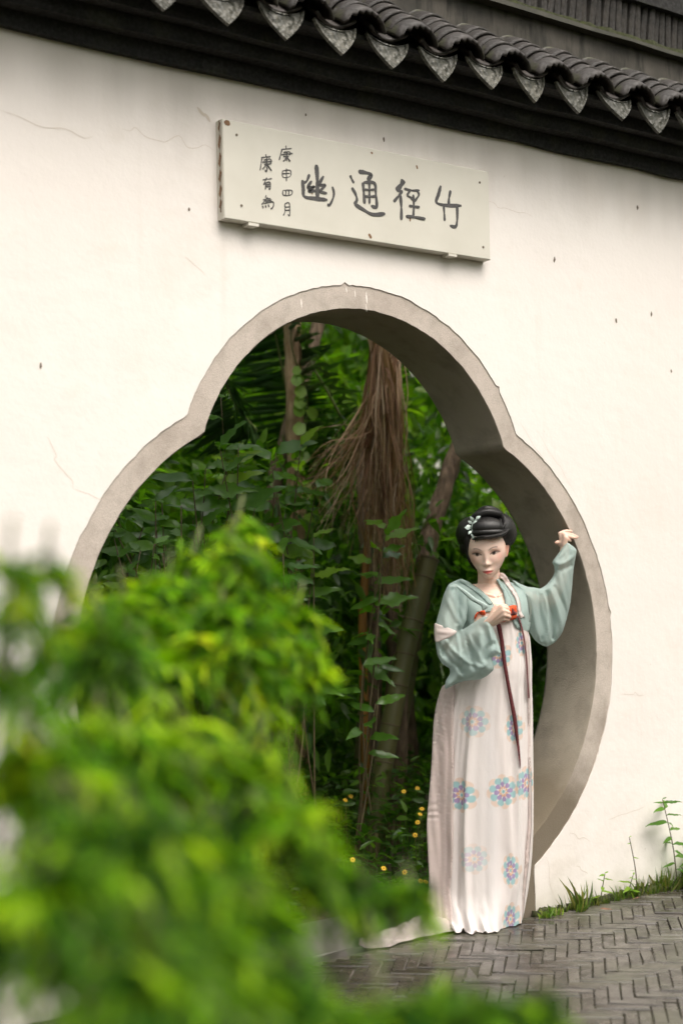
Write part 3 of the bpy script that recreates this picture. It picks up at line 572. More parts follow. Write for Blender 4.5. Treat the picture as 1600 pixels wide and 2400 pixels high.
specks = [(-0.76, 2.70), (1.56, 3.03), (1.63, 2.55), (1.40, 2.50), (0.95, 2.14), (1.03, 2.73), (1.31, 2.38), (-1.26, 2.02), (-0.25, 3.13), (0.12, 3.10), (1.75, 2.30), (-1.33, 2.1)] + [(rs.uniform(-1.4, 1.9), rs.uniform(0.3, 3.1)) for _ in range(4)]
for (x, z) in specks:
    if abs(x) < 1.33 and z < 2.53: continue
    if -0.68 < x < 0.66 and 2.62 < z < 3.08: continue
    r0 = rs.uniform(0.003, 0.009); k = 7
    v = [(x + math.cos(a) * r0 * rs.uniform(0.4, 1.1), -0.0012, z + math.sin(a) * r0 * rs.uniform(0.8, 2.2)) for a in np.linspace(0, 2 * math.pi, k + 1)[:-1]]
    mk('dark_speck', v, [tuple(range(k))[::-1]], M['chip'], wall, smooth=False)
for x, z, l, w in [(-0.075, 2.495, 0.022, 0.004), (-0.035, 2.49, 0.03, 0.003), (0.02, 2.487, 0.045, 0.006), (-0.285, 2.43, 0.035, 0.005), (0.018, 2.44, 0.03, 0.0025)]:
    v, f = ribbon([(x, z), (x + 0.001, z - l * 0.5), (x + 0.002, z - l)], w, -0.0005 + 0.004); mk('lime_drip', v, f, M['drop'], wall, smooth=False)

# ------------------------------------------------------------------ coping: corbels, tiles, ridge
x0, x1 = -6.9, 6.9
def course(name, y0, z0, z1, mat, seed, y1=0.36, amp=0.003, seg=60):
    r = np.random.RandomState(seed); xs = np.linspace(x0, x1, seg); V = []; F = []
    for i, x in enumerate(xs):
        j, g = r.randn() * amp, r.randn() * amp
        V += [(x, y0 + j, z0 + g), (x, y0 + j, z1), (x, y1, z1), (x, y1, z0 + g)]
    for i in range(seg - 1):
        for k in range(4): F.append((i * 4 + k, (i + 1) * 4 + k, (i + 1) * 4 + (k + 1) % 4, i * 4 + (k + 1) % 4))
    F += [(0, 1, 2, 3), tuple((seg - 1) * 4 + k for k in (3, 2, 1, 0))]
    return mk(name, V, F, mat, wall, smooth=False)
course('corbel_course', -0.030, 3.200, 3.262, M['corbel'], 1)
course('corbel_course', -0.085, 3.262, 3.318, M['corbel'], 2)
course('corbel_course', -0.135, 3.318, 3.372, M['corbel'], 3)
# sloping bed under the tiles
ys, zs_, yr, zr = -0.235, 3.385, 0.03, 3.585
V = [(x, y, z) for x in (x0, x1) for y, z in ((-0.135, 3.372), (ys + 0.02, 3.372), (ys + 0.02, 3.388), (yr, zr), (0.33, zr), (0.33, 3.372))]
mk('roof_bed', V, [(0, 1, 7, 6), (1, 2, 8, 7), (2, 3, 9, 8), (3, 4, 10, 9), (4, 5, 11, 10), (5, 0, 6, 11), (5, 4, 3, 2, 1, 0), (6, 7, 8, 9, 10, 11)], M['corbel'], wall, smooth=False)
PITCH, XD0 = 0.2405, -1.003
slope = math.atan2(zr - zs_, yr - ys)
su, sn = (math.cos(slope), math.sin(slope)), (-math.sin(slope), math.cos(slope))      # along the slope, out of the slope (y, z)
def arc_tile(w, rise, length, th, taper, concave=False, scallop=0.0, lip=0.0, k=14, m=4):
    """curved tile; local: x across, y up the slope, z out of the slope."""
    V = []; F = []
    for i in range(m + 1):
        v = i / m
        for side in (0, 1):
            for j in range(k + 1):
                u = -1 + 2 * j / k; ww = w / 2 * (1 - taper * v)
                z = rise * (1 - u * u) ** 0.75 if not concave else rise * (u * u) ** 1.1
                y = v * length - (lip if i == 0 else 0)
                zz = z - side * th * (1 if not concave else 1)
                if i == 0 and scallop: zz += scallop * math.cos(j * math.pi) * 0.5 - lip * 0.9; y += scallop * 0.6 * math.cos(j * math.pi)
                V.append((u * ww, y, zz))
    s = k + 1
    for i in range(m):
        for j in range(k):
            a = i * 2 * s + j; b = (i + 1) * 2 * s + j
            F.append((a, a + 1, b + 1, b)); F.append((a + s, b + s, b + s + 1, a + s + 1))
        for j in (0, k):
            a = i * 2 * s + j; b = (i + 1) * 2 * s + j; F.append((a, b, b + s, a + s))
    for i in (0, m):
        for j in range(k): a = i * 2 * s + j; F.append((a, a + s, a + s + 1, a + 1))
    return V, F
cov_me = mesh_data('cover_tile', *arc_tile(0.185, 0.062, 0.11, 0.012, 0.10), M['tile'])
eav_me = mesh_data('eave_cover_tile', *arc_tile(0.19, 0.062, 0.11, 0.012, 0.08, scallop=0.009, lip=0.012), M['tile'])
pan_me = mesh_data('pan_tile', *arc_tile(0.17, 0.035, 0.10, 0.011, 0.05, concave=True, k=8), M['pan'])
# drip tile: hanging ornamental plate, sunk field inside a raised rim
def drip_shape(s, w=0.192, h=0.132):
    P = []
    for t in np.linspace(-1, 1, 13): P.append((t * w / 2 * s, (0.030 * t * t - 0.006) if s == 1 else (0.030 * t * t - 0.006) * s - 0.006))
    for t in np.linspace(0, 1, 8)[1:]: P.append((w / 2 * s * (1 - t ** 1.38) ** 0.95, 0.024 - (h * s + 0.0) * t ** 0.85 - (0.006 if s < 1 else 0)))
    for t in np.linspace(1, 0, 8)[1:-1]: P.append((-w / 2 * s * (1 - t ** 1.38) ** 0.95, 0.024 - (h * s) * t ** 0.85 - (0.006 if s < 1 else 0)))
    return P
A, B = drip_shape(1.0), drip_shape(0.86); n = len(A)
V = [(x, 0, z) for x, z in A] + [(x, 0, z) for x, z in B] + [(x, 0.004, z) for x, z in B] + [(x, 0.013, z) for x, z in A]
F = [(i, (i + 1) % n, n + (i + 1) % n, n + i) for i in range(n)] + [(n + i, n + (i + 1) % n, 2 * n + (i + 1) % n, 2 * n + i) for i in range(n)]
F += [tuple(range(2 * n, 3 * n)), tuple(range(4 * n - 1, 3 * n - 1, -1))] + [((i + 1) % n, i, 3 * n + i, 3 * n + (i + 1) % n) for i in range(n)]
drip_me = mesh_data('drip_tile', V, F, M['drip'], smooth=False)
rt = np.random.RandomState(11)
SL = Matrix(((1, 0, 0), (0, su[0], sn[0]), (0, su[1], sn[1]))).to_4x4()
for kcol in range(-5, 15):
    xd = XD0 + PITCH * kcol; xc = xd + PITCH / 2
    o = link('drip_tile', drip_me, wall); o.matrix_world = Matrix.Translation((xd + rt.randn() * 0.004, ys - 0.018 + rt.randn() * 0.004, 3.375 + rt.randn() * 0.004)) @ Matrix.Rotation(math.radians(-14 + rt.randn() * 3), 4, 'X') @ Matrix.Rotation(rt.randn() * 0.04, 4, 'Y') @ Matrix.Rotation(rt.randn() * 0.05, 4, 'Z')
    for c in range(4):
        d = -0.01 + c * 0.078
        o = link('pan_tile', pan_me, wall); o.matrix_world = Matrix.Translation((xd + rt.randn() * 0.003, ys + su[0] * d + sn[0] * (0.004 + 0.010 * (c > 0)), zs_ + 0.004 + su[1] * d + sn[1] * (0.004 + 0.010 * (c > 0)))) @ SL @ Matrix.Rotation(-0.05, 4, 'X')
    for c in range(5):
        d = -0.022 + c * 0.062; lift = 0.036 + 0.0035 * rt.rand() + (0 if c else 0.0)
        me = eav_me if c == 0 else cov_me
        o = link('cover_tile', me, wall)
        o.matrix_world = Matrix.Translation((xc + rt.randn() * 0.004, ys + su[0] * d + sn[0] * lift, zs_ + su[1] * d + sn[1] * lift)) @ SL @ Matrix.Rotation(rt.randn() * 0.03, 4, 'Z') @ Matrix.Rotation(-0.16 + rt.randn() * 0.015, 4, 'X')
course('ridge_band', 0.010, 3.56, 3.770, M['ridgep'], 6, y1=0.29, amp=0.002)
course('ridge_ledge', -0.034, 3.770, 3.787, M['ledge'], 7, y1=0.33, amp=0.0025)
course('moss_bed', 0.012, 3.787, 3.826, M['moss'], 8, y1=0.28, amp=0.006, seg=240)
# standing ridge tiles, each a thin curved tile on edge
Vt = []; 
for z in (0.0, 0.17):
    for a in np.linspace(-1, 1, 6): Vt.append((a * 0.020, -0.012 * (1 - a * a), z))
    for a in np.linspace(1, -1, 6): Vt.append((a * 0.020, -0.012 * (1 - a * a) + 0.25, z))
n = 12
rid_me = mesh_data('ridge_tile', Vt, [tuple(range(n))[::-1], tuple(range(n, 2 * n))] + [(i, (i + 1) % n, n + (i + 1) % n, n + i) for i in range(n)], M['rtile'], smooth=False)
for i in range(100):
    o = link('ridge_tile', rid_me, wall); x = -1.6 + i * 0.0425
    o.matrix_world = Matrix.Translation((x, 0.032 + rt.randn() * 0.004, 3.822)) @ Matrix.Rotation(math.radians(7 + rt.randn() * 2.5), 4, 'Y') @ Matrix.Rotation(math.radians(14), 4, 'Z')
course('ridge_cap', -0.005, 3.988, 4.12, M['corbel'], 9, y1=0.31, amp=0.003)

# ------------------------------------------------------------------ inscribed plaque
plq = empty('stone_plaque', (0, 0, 0), label='pale grey inscribed stone plaque fixed on the white wall above the gateway', cat='plaque')
pc = [(-0.6437, 3.0349), (0.6260, 3.0372), (0.6240, 2.6716), (-0.6425, 2.6745)]
def bevel_plate(P, yf, yb, b):
    c = np.mean(P, axis=0); I = [(x + (b if x < c[0] else -b), z + (b if z < c[1] else -b)) for x, z in P]; n = len(P)
    V = [(x, yf, z) for x, z in I] + [(x, yf + b, z) for x, z in P] + [(x, yb, z) for x, z in P]
    F = [tuple(range(n))] + [(n + i, n + (i + 1) % n, (i + 1) % n, i) for i in range(n)] + [(2 * n + i, 2 * n + (i + 1) % n, n + (i + 1) % n, n + i) for i in range(n)] + [tuple(range(3 * n - 1, 2 * n - 1, -1))]
    return V, F
v, f = bevel_plate(pc, -0.045, 0.002, 0.003); mk('slab', v, f, M['plaque'], plq, smooth=False)
names = 'carved_character'
for ci, strokes in enumerate(D['CH']):
    mb = MB(); r = np.random.RandomState(40 + ci)
    for si_, (w, P) in enumerate(strokes):
        Q = spline(P, 5 * len(P)); m = len(Q)
        T = np.gradient(Q, axis=0); T /= np.linalg.norm(T, axis=1)[:, None] + 1e-9; N = np.stack([-T[:, 1], T[:, 0]], 1)
        t = np.linspace(0, 1, m); prof = (0.55 + 0.45 * np.abs(np.cos(t * math.pi)) ** 0.6) * np.minimum(1, 0.45 + 5 * np.minimum(t, 1 - t)); prof *= 1 + 0.05 * r.randn(m)
        ww = (w * 0.62 * prof)[:, None]; yf = -0.0462 - 0.00025 * si_
        A, B = Q + N * ww, Q - N * ww
        V = [(a[0], yf, a[1]) for a in A] + [(b[0], yf, b[1]) for b in B] + [(a[0], -0.044, a[1]) for a in A] + [(b[0], -0.044, b[1]) for b in B]
        F = []
        for i in range(m - 1): F += [(i, i + 1, m + i + 1, m + i), (2 * m + i + 1, 2 * m + i, i, i + 1)[::-1], (m + i, m + i + 1, 3 * m + i + 1, 3 * m + i)]
        F += [(0, m, 3 * m, 2 * m), (m - 1, 3 * m - 1, 4 * m - 1, 2 * m - 1)]
        mb.add(V, F)
    mb.mk(names, M['ink'], plq)
for x in (-0.52, 0.42): MB().box(x - 0.022, x + 0.022, -0.047, 0.0, 2.6625, 2.6722).mk('bracket', M['plaque'], plq)
for x, z in ((-0.585, 2.985), (0.575, 2.985), (0.585, 2.72), (-0.57, 2.73)):
    v, f = tube([(x, -0.044, z), (x, -0.0468, z)], 0.005, 8); mk('bolt', v, f, M['chip'], plq, smooth=False)
for P, w in (([(-0.632, 3.03), (-0.625, 3.022), (-0.612, 3.025)], 0.02), ([(-0.262, 2.845), (-0.260, 2.83), (-0.258, 2.815)], 0.008), ([(0.0, 2.70), (0.008, 2.692), (0.012, 2.683)], 0.012), ([(0.245, 3.005), (0.250, 2.99)], 0.008), ([(0.208, 2.79), (0.205, 2.775)], 0.007), ([(0.02, 3.02), (0.03, 3.016)], 0.008)):
    v, f = ribbon(spline(P, 8), w, -0.0456); mk('rust_mark', v, f, M['rust'], plq, smooth=False)
v, f = ribbon(spline([(-0.644, 3.034), (-0.6435, 2.85), (-0.643, 2.70)], 20), 0.01, 0); v = [(-0.6445, -0.03 + 0.03 * (i % 3) * 0.2 + (x[0] + 0.6437), x[2]) for i, x in enumerate(v)]; mk('rust_mark', v, f, M['rust'], plq, smooth=False)

# ------------------------------------------------------------------ paving: herringbone of thin wet bricks laid at 45 degrees to the wall
pave = MB().box(-5, 5, -7, -0.015, -0.30, -0.0062).mk('brick_paving', M['grit'], kind='structure')
BL, BW, NB = 0.1748, 0.0437, 4
def brick_mesh(seed):
    r = np.random.RandomState(seed); g = 0.0013; a, b = BL / 2 - g, BW / 2 - g; c = 0.0022
    V = []
    for (ins, z) in ((0, -0.02), (0, -0.0042), (c, 0.0)):
        for sx, sy in ((-1, -1), (1, -1), (1, 1), (-1, 1)): V.append((sx * (a - ins) + r.randn() * 0.0012, sy * (b - ins) + r.randn() * 0.0009, z + (r.randn() * 0.0006 if z == 0 else 0)))
    F = [(8, 9, 10, 11)] + [(k * 4 + i, k * 4 + (i + 1) % 4, (k + 1) * 4 + (i + 1) % 4, (k + 1) * 4 + i) for k in (0, 1) for i in range(4)]
    return V, F
bm_ = [brick_mesh(100 + i) for i in range(6)]
bme = [mesh_data('brick', v, f, M['brick'], smooth=False) for v, f in bm_]
rb = np.random.RandomState(17)
cand = []
for k in range(-170, 170):
    for m in range(-20, 21):
        for (u0, v0, ang, lu, lv) in ((k + 2 * NB * m, k, 0, NB, 1), (k + NB + 2 * NB * m, k - NB + 1, 1, 1, NB)):
            u, v = (u0 + lu / 2) * BW, (v0 + lv / 2) * BW
            X, Y = (u + v) / math.sqrt(2) + 0.055, (v - u) / math.sqrt(2) - 0.075
            if -4.5 < X < 4.5 and -6 < Y < -0.03: cand.append((X, Y, ang))
def seen(X, Y):                                            # stretch of paving that is open to view
    P = Vector((X, Y, 0)) - Vector((-3.27, -4.3248, 1.37)); zc = P.dot(F_)
    return zc > 0.3 and P.dot(R_) / zc > -0.02 and P.dot(R_) / zc < 0.25 and -P.dot(U_) / zc < 0.375
vis = sorted([c for c in cand if seen(c[0], c[1])], key=lambda c: (c[0] + 3.27) ** 2 + (c[1] + 4.32) ** 2)
pick = set(vis[:300]); rest = MB()
for c in cand:
    X, Y, ang = c; rot = -math.pi / 4 + ang * math.pi / 2 + rb.randn() * 0.012; i = rb.randint(6); dz = rb.randn() * 0.0018
    if c in pick:
        o = link('brick', bme[i], pave, (X, Y, dz), (rb.randn() * 0.010, rb.randn() * 0.004, rot))
    elif -2.5 < X < 3.2 and Y > -3.4:
        ca, sa = math.cos(rot), math.sin(rot)
        rest.add([(X + x * ca - y * sa, Y + x * sa + y * ca, z + dz) for x, y, z in bm_[i][0]], bm_[i][1])
rest.mk('brick_field', M['brick'], pave, kind='stuff')
# threshold slab and earth inside the gate
th = MB()
V = []; F = []
for i, x in enumerate(np.linspace(-0.712, 0.712, 16)):
    for y, z in ((0.012, -0.03), (0.012, 0.006), (0.016, 0.010), (0.45, 0.012), (0.455, 0.008), (0.455, -0.03)): V.append((x, y + rb.randn() * 0.0015, z + rb.randn() * 0.0008))
for i in range(15):
    for k in range(6): F.append((i * 6 + k, (i + 1) * 6 + k, (i + 1) * 6 + (k + 1) % 6, i * 6 + (k + 1) % 6))
F += [(5, 4, 3, 2, 1, 0), tuple(15 * 6 + k for k in range(6))]
mk('threshold', V, F, M['slab'], smooth=False, kind='structure')
nx, ny = 90, 50; V = []; F = []
for j in range(ny):
    for i in range(nx):
        x, y = -2 + 11 * i / (nx - 1), 0.455 + 7.5 * (j / (ny - 1)) ** 1.5
        V.append((x, y, -0.02 + 0.05 * min(1, (y - 0.45) * 3) * (0.6 + 0.5 * math.sin(x * 3.1 + y) * math.sin(y * 2.3)) + 0.012 * rb.randn() * (j > 0)))
for j in range(ny - 1):
    for i in range(nx - 1): F.append((j * nx + i, j * nx + i + 1, (j + 1) * nx + i + 1, (j + 1) * nx + i))
mk('garden_soil', V, F, M['soil'], kind='structure')
# pale building glimpsed behind the planting
fb = empty('garden_building', (5.4, 6.5, 0), label='white wall of a building glimpsed through the foliage behind the gateway', cat='building')
MB().box(-0.55, 0.75, 0, 0.4, 0, 4.2).mk('wall', M['farw'], fb); MB().box(-0.75, 0.95, -0.3, 0.6, 4.2, 4.35).mk('roof', M['tile'], fb)

# ------------------------------------------------------------------ foliage kit
def unit(a): return a / (np.linalg.norm(a, axis=-1, keepdims=True) + 1e-9)
LT = np.array([0, .28, .28, .28, .66, .66, .66, 1.0]); LW = np.array([0, -.5, 0, .5, -.40, 0, .40, 0]); LH = np.array([0, .10, 0, .10, .02, -.06, .02, -.20])
LFT = np.array([(0, 1, 2), (0, 2, 3), (1, 4, 5), (1, 5, 2), (2, 5, 6), (2, 6, 3), (4, 7, 5), (5, 7, 6)])
def leaves(P, Dr, N, L, W, C, droop=1.0):
    """many lance-shaped leaves -> V, F, colours."""
    P = np.asarray(P, float); n = len(P); Dr = unit(np.asarray(Dr, float)); N = np.asarray(N, float)
    S = unit(np.cross(Dr, N)); N = np.cross(S, Dr); L = np.broadcast_to(L, (n,)); W = np.broadcast_to(W, (n,))
    V = P[:, None, :] + Dr[:, None, :] * (LT[None, :, None] * L[:, None, None]) + S[:, None, :] * (LW[None, :, None] * W[:, None, None]) + N[:, None, :] * (LH[None, :, None] * L[:, None, None] * 0.55 * droop)
    F = (LFT[None] + (np.arange(n) * 8)[:, None, None]).reshape(-1, 3)
    return V.reshape(-1, 3), F, np.repeat(np.asarray(C, float), 8, axis=0)
def palette(r, n, cols, jit=0.18):
    c = np.array(cols)[r.randint(len(cols), size=n)]; t = r.rand(n, 1); d = np.array(cols)[r.randint(len(cols), size=n)]
    return np.clip((c * t + d * (1 - t)) * (1 + jit * r.randn(n, 1)), 0.004, 0.9)
def joinm(parts):
    V = []; F = []; C = []; k = 0
    for v, f, c in parts: V.append(v); F.append(np.asarray(f) + k); C.append(c); k += len(v)
    return np.concatenate(V), np.concatenate(F), np.concatenate(C)
GREENS = [(0.040, 0.105, 0.014), (0.060, 0.140, 0.016), (0.095, 0.195, 0.020), (0.030, 0.075, 0.012)]
DARKS = [(0.045, 0.115, 0.014), (0.085, 0.185, 0.018), (0.135, 0.265, 0.022)]
LIME = [(0.10, 0.19, 0.016), (0.15, 0.25, 0.018), (0.075, 0.155, 0.016), (0.19, 0.27, 0.03)]

def clump_crown(r, centres, radii, per, L, W, cols, flat=0.8):
    P = []; Dd = []; Nn = []
    for c, rad in zip(centres, radii):
        d = unit(r.randn(per, 3)); rr_ = rad * r.uniform(0.35, 1.0, (per, 1)) ** 0.7
        q = np.array(c) + d * rr_ * np.array([1, 1, flat]); P.append(q)
        dd = d + 0.6 * r.randn(per, 3); dd[:, 2] -= 0.5; Dd.append(dd); nn = 0.5 * r.randn(per, 3); nn[:, 2] += 1; Nn.append(nn)
    P = np.concatenate(P); Dd = np.concatenate(Dd); Nn = np.concatenate(Nn); k_ = P[:, 1] > 0.52; P, Dd, Nn = P[k_], Dd[k_], Nn[k_]; n = len(P)      # nothing grows through the wall
    return leaves(P, Dd, Nn, L * r.uniform(0.6, 1.25, n), W * r.uniform(0.7, 1.2, n), palette(r, n, cols))

def broad_leaf(name, mat, lobes=0, width=0.36, serr=0.0, k=9):
    """one large leaf of unit length, base at origin, pointing +y, blade facing +z."""
    V = []; F = []
    for i in range(k + 1):
        t = i / k; w = width * math.sin(math.pi * min(1, t ** 0.8 * 1.0)) ** 0.8 * (1 - 0.25 * t)
        if lobes: w *= 1 + 0.38 * math.cos(t * math.pi * 2 * lobes)
        if serr and 0 < i < k: w *= 1 + serr * (-1) ** i
        z = -0.34 * t * t + 0.035 * math.sin(t * 9)
        V += [(-w, t, z + 0.22 * w + 0.012 * (-1) ** i), (0, t, z), (w, t, z + 0.22 * w - 0.012 * (-1) ** i)]
    for i in range(k):
        a = i * 3; F += [(a, a + 1, a + 4, a + 3), (a + 1, a + 2, a + 5, a + 4)]
    return mesh_data(name, V, F, mat)
LEAF_A = broad_leaf('leaf', M['bigleaf'], 0, 0.145, 0.06); LEAF_B = broad_leaf('leaf', M['bigleaf'], 2, 0.17, 0.10, 14); LEAF_Y = broad_leaf('leaf', M['younglf'], 0, 0.17, 0.06)
LEAF_BY = broad_leaf('leaf', M['younglf'], 2, 0.19, 0.10, 14)
def heart(mat):
    P = [(0, 0)] + [(0.52 * math.sin(a) * (1 + 0.12 * math.cos(3 * a)), 0.42 - 0.55 * math.cos(a) + 0.18 * (1 - math.cos(a)) / 2) for a in np.linspace(0.35, 2 * math.pi - 0.35, 17)]
    V = [(x, y, 0.18 * abs(x)) for x, y in P] + [(0, 0.4, -0.02)]; n = len(P)
    return mesh_data('leaf', V, [(n, i, (i + 1) % n) for i in range(n)], mat)
HEART = heart(M['vinelf'])

def put_leaf(me, parent, base, d, n, L, w=1.0):
    d = Vector(d).normalized(); n = Vector(n); s = d.cross(n).normalized(); n = s.cross(d)
    o = link('leaf', me, parent)
    o.matrix_parent_inverse = Matrix.Identity(4); pl = parent.matrix_world.translation if parent else Vector((0, 0, 0))
    R = Matrix(((s.x * w * L, d.x * L, n.x * L, base[0] - parent.location.x), (s.y * w * L, d.y * L, n.y * L, base[1] - parent.location.y), (s.z * w * L, d.z * L, n.z * L, base[2] - parent.location.z), (0, 0, 0, 1)))
    o.matrix_basis = R
    return o

# ------------------------------------------------------------------ trees behind the gate
def trunk_tree(name, path, r0, r1, mat, seed, crown_c, crown_r, per, label, cols=GREENS, L=0.13, W=0.05):
    r = np.random.RandomState(seed); base = np.array(path[-1]); foot = np.array([base[0] + (base[0] - path[-2][0]) * 0.6, base[1], -0.03])
    t = empty(name, tuple(foot), label=label, cat='tree', group=None)
    P = spline(np.array(list(path) + [tuple(foot)])[::-1], 46); m = len(P)
    top = P[-1]; ext = np.array([top + (top - P[-4]) * 1.2 * k + np.array([0, 0, 0.25 * k]) for k in (1, 2, 3)]); P = np.concatenate([P, ext]); m = len(P)
    nz = r.randn(m, 12) * 0.05; R = np.linspace(r0, r1, m)
    v, f = tube(P - foot, R, 12, bump=lambda i, j: 1 + nz[i, j] + 0.06 * math.sin(i * 0.9 + j))
    mk('trunk', v, f, mat, t)
    br = MB()
    for c in crown_c[:5]:
        q = P[-2 - r.randint(3)]; mid = (q + np.array(c)) / 2 + np.array([0, 0, 0.12]); v, f = tube(spline([q, mid, c], 10) - foot, np.linspace(r1 * 0.7, 0.008, 10), 6); br.add(v, f)
    br.mk('branches', mat, t, smooth=True)
    v, f, c = clump_crown(r, crown_c, crown_r, per, L, W, cols); mk('crown', v - foot, f, M['leaf'], t, cols=c, kind='stuff')
    return t
r = np.random.RandomState(31)
cc = lambda x, y, z, k, s: [(x + r.randn() * s, y + r.randn() * s * 0.8, z + r.rand() * 1.2) for _ in range(k)]
trunk_tree('slim_tree', G['TA'], 0.052, 0.045, M['bark'], 1, cc(0.8, 2.0, 3.5, 11, 0.9), [0.55] * 11, 110, 'upright pale brown tree trunk wound with heart-leaved vine left of the dead palm fronds')
trunk_tree('slim_tree', G['TB'], 0.045, 0.038, M['bark2'], 2, cc(2.6, 3.4, 3.8, 11, 1.0), [0.6] * 11, 110, 'dark leaning tree trunk crossing behind the vine-wound trunk')
trunk_tree('old_tree', G['TC'], 0.062, 0.040, M['bark2'], 3, cc(2.4, 2.0, 3.4, 11, 0.9), [0.55] * 11, 110, 'crooked brown tree trunk rising behind the person towards the right of the gateway')

# far planting that reads as one mass
r = np.random.RandomState(77); C_, R_s = [], []
for _ in range(210):
    y = r.uniform(2.6, 6.2); x = 0.476 * y + r.uniform(-1.6, 2.7) + 0.2; C_.append((x, y, r.uniform(0.2, 4.4))); R_s.append(r.uniform(0.28, 0.6))
v, f, c = clump_crown(r, C_, R_s, 120, 0.15, 0.058, DARKS + [(0.15, 0.27, 0.02), (0.25, 0.38, 0.03)], 0.7)
C2, R2 = [], []
for _ in range(95):
    y = r.uniform(1.25, 2.9); x = 0.476 * y + r.uniform(-1.25, 2.4) + 0.1; C2.append((x, y, r.uniform(0.1, 2.2))); R2.append(r.uniform(0.18, 0.36))
w = clump_crown(r, C2, R2, 90, 0.11, 0.036, DARKS + GREENS, 0.8)
C3, R3 = [], []
for _ in range(90):
    y = r.uniform(3.0, 6.8); x = 0.476 * y + r.uniform(-1.6, 2.6) + 0.2; C3.append((x, y, r.uniform(0.0, 1.7))); R3.append(r.uniform(0.3, 0.55))
for _ in range(70):
    y = r.uniform(4.5, 7.5); x = 0.476 * y + r.uniform(-1.2, 2.4) + 0.2; C3.append((x, y, r.uniform(1.6, 5.5))); R3.append(r.uniform(0.4, 0.7))
w3 = clump_crown(r, C3, R3, 110, 0.19, 0.085, DARKS + [(0.16, 0.28, 0.02)], 0.8)
v, f, c = joinm([(v, f, c), w, w3])
mk('background_foliage', v, f, M['leaf'], cols=c, label='deep green mass of leaves filling the garden behind the gateway', cat='foliage', kind='stuff')

# unseen tree belt, added outside the view to close off the low sky
r = np.random.RandomState(808); C4, R4 = [], []
for _ in range(150):
    a = r.uniform(math.radians(165), math.radians(375)); d_ = r.uniform(9.0, 12.5); C4.append((-1.5 + d_ * math.cos(a), -1.5 + d_ * math.sin(a), r.uniform(0.3, 6.5))); R4.append(r.uniform(0.8, 1.5))
P4 = []; D4 = []; N4 = []
for c_, r_ in zip(C4, R4):
    k_ = 60; q = unit(r.randn(k_, 3)); P4.append(np.array(c_) + q * r_ * r.rand(k_, 1) ** 0.5); D4.append(q + 0.5 * r.randn(k_, 3)); N4.append(r.randn(k_, 3) + np.array([0, 0, 1]))
P4 = np.concatenate(P4); n = len(P4); v, f, c = leaves(P4, np.concatenate(D4), np.concatenate(N4), 0.55 * r.uniform(0.6, 1.3, n), 0.30, palette(r, n, GREENS))
mk('added_tree_belt', v, f, M['leaf'], cols=c, label='unseen belt of green trees added before the wall to cut low sky light', cat='trees', kind='stuff')
C5, R5 = [(r.uniform(-2.6, 0.4), r.uniform(2.4, 5.5), r.uniform(0.2, 4.2)) for _ in range(70)], [0.5] * 70
for _ in range(60):
    s_ = r.rand() < 0.5; C5.append((r.uniform(-4.5, -1.6) if s_ else r.uniform(4.5, 8), r.uniform(1.0, 5), r.uniform(0.3, 4.0))); R5.append(r.uniform(0.4, 0.7))
v, f, c = clump_crown(r, C5, R5, 60, 0.3, 0.13, DARKS); mk('garden_shrubbery', v, f, M['leaf'], cols=c, label='shrubbery behind the wall to either side of the gateway', cat='shrubbery', kind='stuff')

# bamboo culms
lab = ['thick olive bamboo culm leaning towards the person above the yellow flowers', 'slender bamboo culm just right of the thicker leaning one', 'leftmost shadowed bamboo culm under the hanging dead fronds']
for i, path in enumerate(G['BAM']):
    top = np.array(path[0]); low = np.array(path[-1]); foot = low + (low - np.array(path[-2])) * (low[2] + 0.03) / max(0.05, (np.array(path[-2])[2] - low[2])); foot[2] = -0.03
    tp = top + (top - np.array(path[1])) * 0.15
    t = empty('bamboo_culm', tuple(foot), label=lab[i], cat='bamboo', group='bamboo culms behind the gate')
    P = spline(np.array([tp] + list(path) + [tuple(foot)])[::-1], 60); R = np.full(60, (0.050, 0.040, 0.034)[i]); v, f = tube(P - foot, R, 14); mk('culm', v, f, M['culm'], t)
    for k in range(5, 58, 6):
        d = P[k + 1] - P[k]; d /= np.linalg.norm(d); v, f = tube(np.array([P[k] - d * 0.004, P[k], P[k] + d * 0.004]) - foot, np.array([R[0] * 1.01, R[0] * 1.08, R[0] * 1.01]), 14); mk('node_ring', v, f, M['twig'], t)
foot = np.array(G['ORG'][-1]); foot[2] = 0.0
t = empty('orange_stemmed_palm', tuple(foot), label='young palm with a bright orange-brown stem beside the dead fronds', cat='palm')
P = spline(np.array(list(G['ORG']) + [tuple(foot)])[::-1], 30); v, f = tube(P - foot, np.linspace(0.024, 0.017, 30), 10); mk('stem', v, f, M['orange'], t)

# palms: live feather fronds and the hanging dead ones
def frond(name, parent, pts, L, seed, cols, mat, foot, nl=46, hang=0.6, w=0.022):
    r = np.random.RandomState(seed); P = spline(pts, nl); T = unit(np.gradient(P, axis=0)); parts = []
    for s in (-1, 1):
        side = unit(np.cross(T, np.array([0, 0, 1.0]))) * s
        d = side * 0.75 + T * 0.55 + np.array([0, 0, -hang]) + 0.06 * r.randn(nl, 3); t = np.linspace(0, 1, nl)
        parts.append(leaves(P, d, np.cross(d, T) * s + 0.05 * r.randn(nl, 3), L * (0.35 + 0.9 * np.sin(math.pi * (0.15 + 0.8 * t))), w, palette(r, nl, cols), 0.35))
    v, f, c = joinm(parts); fr = mk(name, v - foot, f, mat, parent, cols=c)
    v, f = tube(P - foot, np.linspace(0.011, 0.003, nl), 6); mk('midrib', v, f, M['gstem'], fr)
    return fr
pf = np.array((1.9, 2.15, -0.03)); palm = empty('feather_palm', tuple(pf), label='feather palm with dark arching fronds at the top left of the gateway', cat='palm')
